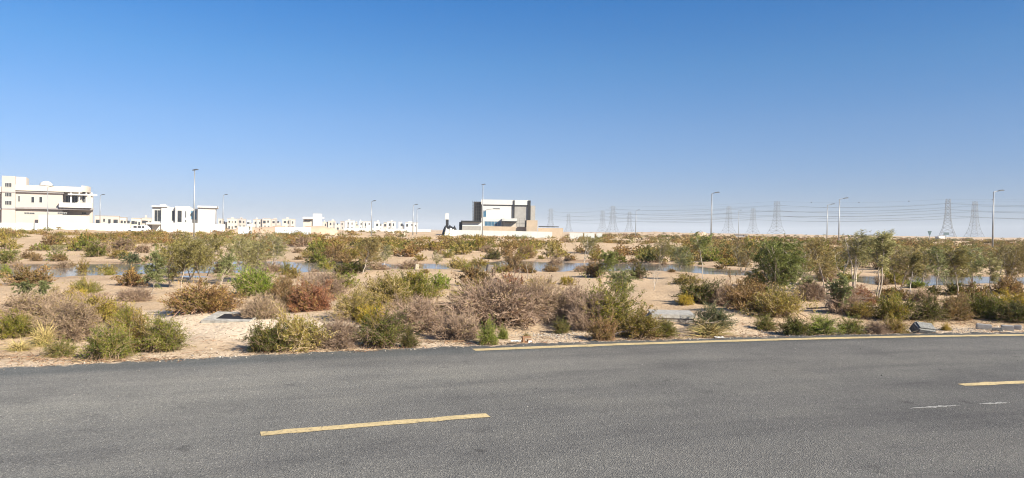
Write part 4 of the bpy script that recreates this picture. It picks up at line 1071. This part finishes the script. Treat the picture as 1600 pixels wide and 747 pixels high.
# far houses
HG = 'row of white houses on the skyline'
def house(x0, x1, yt, d, mat, label, wins=2, step=None, name='house', group=HG, fl=2):
    b = Bld(name, label, d, (x0 + x1) / 2, 'house', group)
    yb = yt + 8.2 / d * F
    if step:
        m_ = x0 + (x1 - x0) * step
        b.add('wall', mat, [(x0, m_ - .03, yt, None, 0, 14)]); b.add('wing', mat, [(m_ + .03, x1, yt + 2.2 / d * F, None, 1.2, 14)])
    else: b.add('wall', mat, [(x0, x1, yt, None, 0, 14)])
    b.add('parapet', mat, [(x0 - .15, (x1 if not step else m_) + .15, yt - .35, yt - .02, -.25, 14.2)])
    s = F / d; hr = random.Random(int(x0 * 7))
    if hr.random() < .3 and x1 - x0 > 9: b.add('stair_head', mat, [(x0 + (x1 - x0) * hr.uniform(.05, .5), x0 + (x1 - x0) * .62, yt - s * hr.uniform(.6, 1.1), yt - .36, 3, 7)])
    if hr.random() < .55 and x1 - x0 > 9:
        q0 = x0 + (x1 - x0) * hr.uniform(.1, .55); b.add('recess_screen', STONEGREY, [(q0, q0 + (x1 - x0) * .2, yt + .7 * s, yt + 7 * s, -.1, -.004)])
    for f in range(fl):
        for k in range(wins):
            cx = x0 + (x1 - x0) * (k + .6) / (wins + .2); wv = 1.0 * s * (1.3 if (k + f) % 3 == 0 else .8)
            yy = yt + (1.5 + 3.6 * f + hr.uniform(-.3, .3)) * s; wv *= hr.uniform(.6, 1.5); cx += hr.uniform(-.1, .1) * (x1 - x0) / wins
            b.add('window', DARKW, [(cx - wv / 2, cx + wv / 2, yy, yy + hr.uniform(1.2, 2.3) * s, (-.12 if not step or cx < m_ else 1.14), (-.003 if not step or cx < m_ else 1.197))])
    if (int(x0) % 3) == 0: b.add('roof_tank', mat, [(x0 + (x1 - x0) * .3, x0 + (x1 - x0) * .5, yt - 1.2 * s, yt - .37, 4, 7)])
rows = [
 (148, 186, 338, 330, PINKISH, 'long low cream house next to the cream villa'), (187, 204, 340, 340, CREAM, 'low cream house second from cream villa'),
 (205, 221, 340.5, 345, CREAM, 'low cream house behind the white car'), (222, 237, 341, 350, PINKISH, 'low pinkish house hidden behind the carport'),
 (341, 354, 342, 520, CREAM, 'cream house directly beside white box villa'), (355, 371, 341.3, 520, CREAM, 'cream house with two dark openings past white box villa'),
 (372, 384, 342.5, 540, PINKISH, 'pinkish house behind short pale blue hoarding'), (386, 395, 344, 560, WHITE, 'low white house behind the pale blue hoarding'),
 (396, 409, 342.2, 520, CREAM, 'cream house over left end of the sand heap'), (410, 423, 342, 520, CREAM, 'cream house with big dark windows over sand heap'),
 (424, 438, 342.3, 525, PINKISH, 'pinkish house over the middle of the sand heap'), (441, 461, 343, 540, CREAM, 'wide cream house beside the white towered building'),
 (504, 512, 347, 560, CREAM, 'small cream house past the white towered building'), (513, 531, 345, 560, CREAM, 'cream house over the right slope of sand heap'),
 (532, 538, 346.5, 640, PINKISH, 'narrow pinkish house at the end of sand heap'), (540, 554, 344.8, 590, WHITE, 'white twin cube house past the sand heap'),
 (555, 560, 347, 640, CREAM, 'narrow cream house between two white ones'), (561, 567, 346, 600, WHITE, 'narrow white house before the middle lamp post'),
 (568, 580, 345.8, 600, WHITE, 'white house directly behind the middle lamp post'), (585, 599, 345.8, 600, WHITE, 'white cube house after the middle lamp post'),
 (599.5, 604, 348, 640, CREAM, 'low cream annex house beside white cube house'), (605, 618, 346, 600, WHITE, 'white house with tall grey windows before twin lamps'),
 (623, 631, 347.5, 620, WHITE, 'white stepped house beside the twin lamps'), (633, 653, 348, 620, WHITE, 'last white house of the row behind twin lamps'),
]
for i, (a, b_, yt, d, mat, lab) in enumerate(rows): house(a, b_, yt + (i * 37 % 11 - 5) * .14, d, mat, lab, 1 + (b_ - a > 8) + (b_ - a > 14) + (b_ - a > 25), .6 if i % 3 == 1 else None)
def towered():
    b = Bld('house', 'white towered building with cantilevered upper floor behind sand heap', 400, 488, 'house', HG)
    b.add('tower', WHITE, [(489, 503, 334, None, 0, 9)]); b.add('upper_floor', WHITE, [(473, 488.9, 339, 342, -1.5, 10)]); b.add('wall', CREAM, [(474, 488.9, 342.05, None, .8, 10)])
    b.add('side_slab', WHITE, [(503.1, 506.5, 339.5, 342, 0, 8)]); b.add('window', DARKW, [(475.5, 487.5, 344.2, 345.8, .7, .797)])
    w = Bld('boundary_wall', 'long low white wall before the row of white houses', 420, 600, 'wall')
    for k in range(9): w.add('wall_panel', WHITE, [(538 + k * 15, 552.9 + k * 15, 356.2 + k * .25, None, .03 * (k % 2), .4)])
towered()
def warehouse(x0, x1, yt, d, mat, label):
    b = Bld('warehouse', label, d, (x0 + x1) / 2, 'warehouse', 'low sheds on the desert skyline')
    b.add('wall', mat, [(x0, x1, yt, yt + 40 * F / d / 10, 0, 20)]); b.add('roof', CREAM, [(x0 - .4, x1 + .4, yt - .5, yt - .03, -.6, 20.5)])
    b.add('door', DARKW, [(x0 + (x1 - x0) * .6, x0 + (x1 - x0) * .66, yt + 1, yt + 3, -.1, -.01)])
warehouse(1148, 1170, 366.3, 360, WHITE, 'low white shed on skyline past the flat topped tree')
warehouse(1282, 1296, 370.2, 700, CREAM, 'tiny pale shed on skyline before the pair of lamps')
warehouse(1326, 1346, 371.5, 700, WHITE, 'small white shed on skyline behind windswept trees')
warehouse(1366, 1394, 372, 700, WHITE, 'long white shed on skyline past the tallest windswept sapling')

# ------------------------------------------------------------------ lamps, signs, vehicle
def lamp(px, d, top, arm, label, low=False):
    x = X_(px, d); z0 = gz(x, d) - .1; zt = Z_(px, top, d)
    o = empty('street_lamp', (x, d, z0), 0, label, 'street lamp', 'street lamps across the flat'); H = zt - z0
    mb = MB(); mb.tube([(0, 0, 0), (0, 0, H * .5), (0, 0, H)], [.12, .10, .07], 8, cap=True); mb.build('pole', GALV, o, True)
    mb = MB(); mb.box(-.2, .2, -.2, .2, .02, .22); mb.build('base_plate', CONC, o)
    L = abs(arm); sg = 1 if arm > 0 else -1
    mb = MB(); mb.tube([(0, 0, H - .08), (sg * L * .5, 0, H + .06), (sg * L, 0, H + .14)], [.06, .05, .045], 6); mb.build('arm', GALV, o)
    mb = MB()
    M = Matrix.Translation((sg * (L + (.25 if L > .1 else .05)), 0, H + .15)) @ Matrix.Rotation(-sg * R(8), 4, 'Y')
    mb.box(-.42, .42, -.17, .17, -.05, .06, M=M); mb.box(-.2, .3, -.12, .12, .06, .12, M=M); mb.build('lamp_head', LAMPH, o)
    if low:
        h = Z_(px, 330, d) - z0
        mb = MB(); mb.tube([(0, 0, h - .2), (.9, 0, h + .35), (2.2, 0, h + .5)], .06, 6); mb.build('low_arm', GALV, o)
        mb = MB(); mb.box(2.1, 3.4, -.2, .2, h + .42, h + .62); mb.build('lamp_head', LAMPH, o)
for a in [(303, 111, 267, .05, 'tallest looking street lamp, in front of the white box villa'),
          (753.5, 146, 289.5, .05, 'street lamp with second low arm before the unfinished building', True),
          (1111, 110, 302.5, .45, 'street lamp standing alone between pylons and flat topped tree'),
          (1551, 101, 299.5, .7, 'closest street lamp past the two biggest pylons'),
          (580, 162, 315, .3, 'street lamp before the middle of the white house row'),
          (645, 177, 320.5, .5, 'front one of the twin lamps near the end of white houses'),
          (651, 220, 327, .4, 'rear one of the twin lamps near the end of white houses'),
          (993, 226, 329, .5, 'street lamp beside the group of three pylons'),
          (1153.5, 290, 329, .5, 'far thin street lamp between the two middle pylons'),
          (1292, 150, 320, .8, 'shorter of the pair of lamps above the brownish tree'),
          (1310.5, 125, 311, .8, 'taller of the pair of lamps above the brownish tree'),
          (156, 190, 305, .5, 'street lamp just past the rounded end of cream villa'),
          (348, 190, 305, .5, 'street lamp just past the white box villa'),
          (74, 165, 292, .6, 'street lamp in front of the cream villa')]: lamp(*a)
def post(px, d, top, label):
    x = X_(px, d); mb = MB(); z = gz(x, d); mb.tube([(0, 0, -.1), (0, 0, Z_(px, top, d) - z)], [.07, .06], 6, cap=True)
    o = mb.build('marker_post', plain('cream_post', (.62, .56, .42), .7)); o.location = (x, d, z); tag(o, label, 'post', 'marker posts before the white houses')
post(614.5, 150, 358, 'thin cream post with tall shaft before the white houses'); post(631.5, 150, 362, 'shorter thin cream post beside the twin lamps'); post(705, 165, 361, 'thin cream post at the corner of white site hoarding')
def signs():
    o = empty('road_sign', (X_(1452, 190), 190, gz(X_(1452, 190), 190)), 0, 'back of a small dark triangular sign on a post', 'road sign')
    zt = Z_(1452, 361, 190) - o.location.z; zm = Z_(1452, 368, 190) - o.location.z
    mb = MB(); mb.tube([(0, 0, -.1), (0, 0, zt - .1)], .07, 6); mb.build('post', GALV, o)
    mb = MB(); v = [(-.55, -.1, zt), (.55, -.1, zt), (.12, -.1, zm), (-.12, -.1, zm)]; v += [(x, y + .06, z) for x, y, z in v]
    mb.add(v, q=[(3, 2, 1, 0), (4, 5, 6, 7), (0, 1, 5, 4), (1, 2, 6, 5), (2, 3, 7, 6), (3, 0, 4, 7)]); mb.build('sign_board', GREENSIGN, o)
    d = 420; o = empty('kiosk', (X_(1472, d), d, gz(X_(1472, d), d)), 0, 'white wedge roofed kiosk with dark board below the biggest pylon', 'kiosk')
    x0, z0 = o.location.x, o.location.z; q = lambda px, py: (P(px, py, d).x - x0, P(px, py, d).z - z0)
    mb = MB(); a, b_, c, e = q(1469, 374.5), q(1476, 374.5), q(1476, 366.5), q(1466.5, 369.5)
    v = [(*[p[0]], 0, p[1]) for p in (a, b_, c, e)]; v += [(x, 4, z) for x, y, z in v]
    mb.add(v, q=[(0, 1, 2, 3), (7, 6, 5, 4), (1, 5, 6, 2), (3, 2, 6, 7), (0, 3, 7, 4)]); mb.build('wall', WHITE, o)
    mb = MB(); (ax, az), (bx, bz) = q(1474, 367), q(1482, 363.5); mb.box(ax, bx, -.5, -.2, az, bz); mb.build('board', GREENSIGN, o)
    mb = MB(); mb.box((ax + bx) / 2 - .15, (ax + bx) / 2 + .15, -.18, .1, -.3, az); mb.build('post', GALV, o)
signs()
def car():
    d = 168; x = X_(216, d); o = empty('parked_car', (x, d, gz(x, d)), 0, 'white off road car parked before the low cream houses', 'car')
    L = 4.9; prof = [(-2.4, .55), (-2.42, .95), (-2.25, 1.1), (-1.2, 1.2), (-.55, 1.75), (1.7, 1.78), (2.3, 1.2), (2.4, .9), (2.38, .5)]
    W = .92
    mb = MB(); n = len(prof); v = [(a, -W, b) for a, b in prof] + [(a, W, b) for a, b in prof]
    mb.add(v, q=[(i, i + 1, n + i + 1, n + i) for i in range(n - 1)] + [(n - 1, 0, n, 2 * n - 1)])
    cf = [(0, -W, .9), (0, W, .9)]; mb.add(v + cf, t=[((i + 1) % n, i, 2 * n) for i in range(n)] + [(n + i, n + (i + 1) % n, 2 * n + 1) for i in range(n)])
    mb.build('body', CARW, o)
    for a, b_ in ((-.95, .1), (.2, 1.1), (1.2, 1.85)):
        mb = MB(); mb.box(a + (.1 if a > -.9 else .3), b_, -W - .012, -W - .002, 1.22, 1.64); mb.build('side_window', DARKW, o)
    for a in (-1.5, 1.45):
        for s in (-1, 1):
            mb = MB(); mb.tube([(a, s * W - .11, .38), (a, s * W + .11, .38)], .38, 14, cap=True); w = mb.build('wheel', TYRE, o)
            mb = MB(); mb.tube([(a, s * (W + .112) - .004, .38), (a, s * (W + .112) + .01, .38)], .22, 12, cap=True); mb.build('rim', GALV, w)
    mb = MB(); mb.box(-2.45, -2.4, -.8, -.5, .85, 1.0); mb.build('headlight', PAPER, o)
car()

# ------------------------------------------------------------------ pylons and lines
def wprof(t): return np.interp(t, [0, .22, .5, .8, 1], [.21, .12, .075, .06, .05])
def pylon_meshes():
    H = 48.; leg = MB(); r = .12
    lv = [0, .12, .24, .34, .43, .52, .60, .68, .76, .84, .92, 1.0]
    cor = [(-1, -1), (1, -1), (1, 1), (-1, 1)]
    def pt(t, c): w = wprof(t) * H; return np.array([c[0] * w, c[1] * w * .9, t * H])
    for c in cor: leg.tube([pt(t, c) for t in lv], .22, 4)
    br = MB()
    for i in range(len(lv) - 1):
        a, b = lv[i], lv[i + 1]
        for k in range(4):
            c, d = cor[k], cor[(k + 1) % 4]
            br.tube([pt(a, c), pt(b, d)], r, 3); br.tube([pt(a, d), pt(b, c)], r, 3)
            br.tube([pt(b, c), pt(b, d)], r * .9, 3)
    arms = []
    for t in (.60, .76, .92):
        for s in (-1, 1):
            mb = MB(); w = wprof(t) * H; tip = np.array([s * .145 * H, 0, t * H + .3])
            for cy in (-1, 1):
                mb.tube([(s * w, cy * w * .9, t * H), tip], r, 4); mb.tube([(s * w * .96, cy * w * .9, (t + .045) * H), tip], r, 3)
            mb.tube([(s * .145 * H, 0, t * H + .2), (s * .145 * H, 0, t * H - 1.8)], .14, 4)
            arms.append(mb.mesh('crossarm', STEEL))
    return leg.mesh('corner_leg_frame', STEEL), br.mesh('lattice_bracing', STEEL), arms
PLM = pylon_meshes()
def pylon(px, d, hpx_top, label, rz):
    x = X_(px, d); z = gz(x, d) - .3; top = Z_(px, hpx_top, d) - z; s = top / 48.
    o = empty('pylon', (x, d, z), rz, label, 'pylon', 'steel lattice pylons on the skyline'); o.scale = (s, s, s)
    child('leg_frame', PLM[0], o); child('lattice', PLM[1], o)
    for a in PLM[2]: child('crossarm', a, o)
    return o, x, d, z, s
ROUTES = [
 ('front line', [(1830, 800, 309, ''), (1480, 890, 311, 'biggest pylon, standing above the white kiosk'), (1213, 968, 314.5, 'tall pylon behind the dense green tree'), (957, 1255, 322, 'tallest of the three pylons beside a street lamp'), (860, 1550, 326, 'pylon just past the beige guard house')]),
 ('middle line', [(1900, 780, 311, ''), (1522, 951, 315, 'second biggest pylon, between biggest one and closest lamp'), (1176, 1226, 325, 'thin pylon between tall pylon and far thin lamp'), (983, 1480, 331, 'pylon touching the lamp beside the three pylon group'), (888, 1850, 334, 'faint pylon above short run of hoarding')]),
 ('rear line', [(1560, 1010, 0, None), (1138, 1200, 322, 'pylon past the lonely street lamp'), (941, 1460, 329, 'first of the three pylons grouped beside a lamp')]),
]
def line_wires(name, T):
    for t, lab in ((.60, 'lowest'), (.76, 'middle'), (.92, 'upper')):
        for s in (-1, 1):
            mb = MB()
            for i in range(len(T) - 1):
                o0, x0, y0, z0, s0 = T[i]; o1, x1, y1, z1, s1 = T[i + 1]
                def at(o, x, y, z, sc): 
                    a = o if isinstance(o, float) else o.rotation_euler.z
                    return np.array([x + math.cos(a) * s * .145 * 48 * sc, y + math.sin(a) * s * .145 * 48 * sc, z + (t * 48 - 1.8) * sc])
                A = at(*T[i]); B = at(*T[i + 1]); u = np.linspace(0, 1, 15)[:, None]
                pts = A + (B - A) * u; pts[:, 2] -= 4 * 4.2 * (u * (1 - u))[:, 0]
                mb.tube(pts, .085, 3)
            side = 'camera side' if s < 0 else 'desert side'
            tag(mb.build('power_cable', CABLE), f'{lab} conductor on the {side} arms of the {name} of pylons', 'power cable', f'conductors of the {name}')
    mb = MB(); W = []
    for i in range(len(T) - 1):
        A = np.array([T[i][1], T[i][2], T[i][3] + 48 * T[i][4]]); B = np.array([T[i + 1][1], T[i + 1][2], T[i + 1][3] + 48 * T[i + 1][4]])
        u = np.linspace(0, 1, 15)[:, None]; pts = A + (B - A) * u; pts[:, 2] -= 4 * 3 * (u * (1 - u))[:, 0]; mb.tube(pts, .05, 3)
        if i < 2: W += [pts[k] for k in (3, 7, 11)]
    o = tag(mb.build('earth_wire', CABLE), f'thin top wire with marker balls over the {name} of pylons', 'power cable')
    if name == 'front line':
        for p in W:
            mb = MB(); r = .75; V = []
            for i in range(5):
                e = -math.pi / 2 + i / 4 * math.pi
                V += [(p[0] + r * math.cos(e) * math.cos(a), p[1] + r * math.cos(e) * math.sin(a), p[2] + r * math.sin(e)) for a in np.linspace(0, 2 * math.pi, 9)[:-1]]
            mb.add(V, q=[(i * 8 + j, i * 8 + (j + 1) % 8, (i + 1) * 8 + (j + 1) % 8, (i + 1) * 8 + j) for i in range(4) for j in range(8)]); mb.build('marker_ball', CABLE, o)
for nm, tw in ROUTES:
    pts = [(X_(a, d), d) for a, d, _, _ in tw]; T = []
    for i, (px, d, top, lab) in enumerate(tw):
        j = max(0, min(len(tw) - 2, i)); dx, dy = pts[j + 1][0] - pts[j][0], pts[j + 1][1] - pts[j][1]
        rz = math.atan2(dy, dx) + math.pi / 2
        if lab is None: continue
        if lab == '':
            x = X_(px, d); T.append((rz, x, d, 2., 1.05)); continue
        T.append(pylon(px, d, top, lab, rz))
    if len(T) > 2: line_wires(nm, T)
    else:
        T = [(T[0][0].rotation_euler.z, 620., 1130., 2., 1.)] + T; line_wires(nm, T)

# ------------------------------------------------------------------ light, sky, haze
AZ = 38; EL = 32
sdir = Vector((math.cos(R(AZ)) * math.cos(R(EL)), -math.sin(R(AZ)) * math.cos(R(EL)), math.sin(R(EL))))
sl = bpy.data.lights.new('sun', 'SUN'); sl.energy = 5.0; sl.angle = R(.53); sl.color = (1, .91, .75)
so = bpy.data.objects.new('sun', sl); COL.objects.link(so); so.rotation_euler = sdir.to_track_quat('Z', 'Y').to_euler(); so.location = (30, -20, 40)
w = bpy.data.worlds.new('World'); SC.world = w; w.use_nodes = True; nt = w.node_tree
bg = nt.nodes['Background']; sk = nt.nodes.new('ShaderNodeTexSky'); sk.sky_type = 'NISHITA'; sk.sun_disc = False
sk.sun_elevation = R(EL); sk.sun_rotation = R(90 + AZ); sk.altitude = 0; sk.air_density = 1.0; sk.dust_density = .3; sk.ozone_density = 4.0
tc = nt.nodes.new('ShaderNodeTexCoord'); sz = nt.nodes.new('ShaderNodeSeparateXYZ'); nt.links.new(tc.outputs['Generated'], sz.inputs[0])
rp = ramp(nt, [(0, (.60, .67, 1.02)), (.05, (.62, .71, 1.06)), (.139, (.60, .80, 1.09)), (.216, (.44, .83, 1.14)), (.309, (.19, .75, 1.20)), (.45, (.55, .95, 1.3)), (1, (.8, 1, 1.15))], sz.outputs[2])
nt.links.new(mixc(nt, 1, sk.outputs[0], rp.outputs[0], 'MULTIPLY'), bg.inputs[0]); bg.inputs[1].default_value = .05
HAZE = 0.00023
if HAZE:
    mb = MB(); mb.box(-3000, 3000, -70, 8800, -3.0, 75)
    hm = bpy.data.materials.new('haze'); hm.use_nodes = True; t = hm.node_tree; t.nodes.clear()
    out = t.nodes.new('ShaderNodeOutputMaterial'); pv = t.nodes.new('ShaderNodeVolumePrincipled')
    pv.inputs['Color'].default_value = (.86, .92, 1, 1); pv.inputs['Density'].default_value = HAZE
    t.links.new(pv.outputs[0], out.inputs['Volume'])
    o = mb.build('haze', hm); tag(o, 'thin pale desert haze over the whole flat', kind='stuff')
SC.view_settings.view_transform = 'Standard'; SC.view_settings.look = 'None'; SC.view_settings.exposure = 1.12; SC.view_settings.gamma = 1
SC.cycles.max_bounces = 5; SC.cycles.diffuse_bounces = 2; SC.cycles.volume_bounces = 0; SC.cycles.transparent_max_bounces = 4
SC.cycles.filter_width = 1.1
SC.cycles.use_denoising = True
try:
    SC.cycles.denoiser = 'OPENIMAGEDENOISE'; SC.cycles.denoising_input_passes = 'RGB_ALBEDO_NORMAL'; SC.cycles.denoising_prefilter = 'ACCURATE'
except Exception: pass
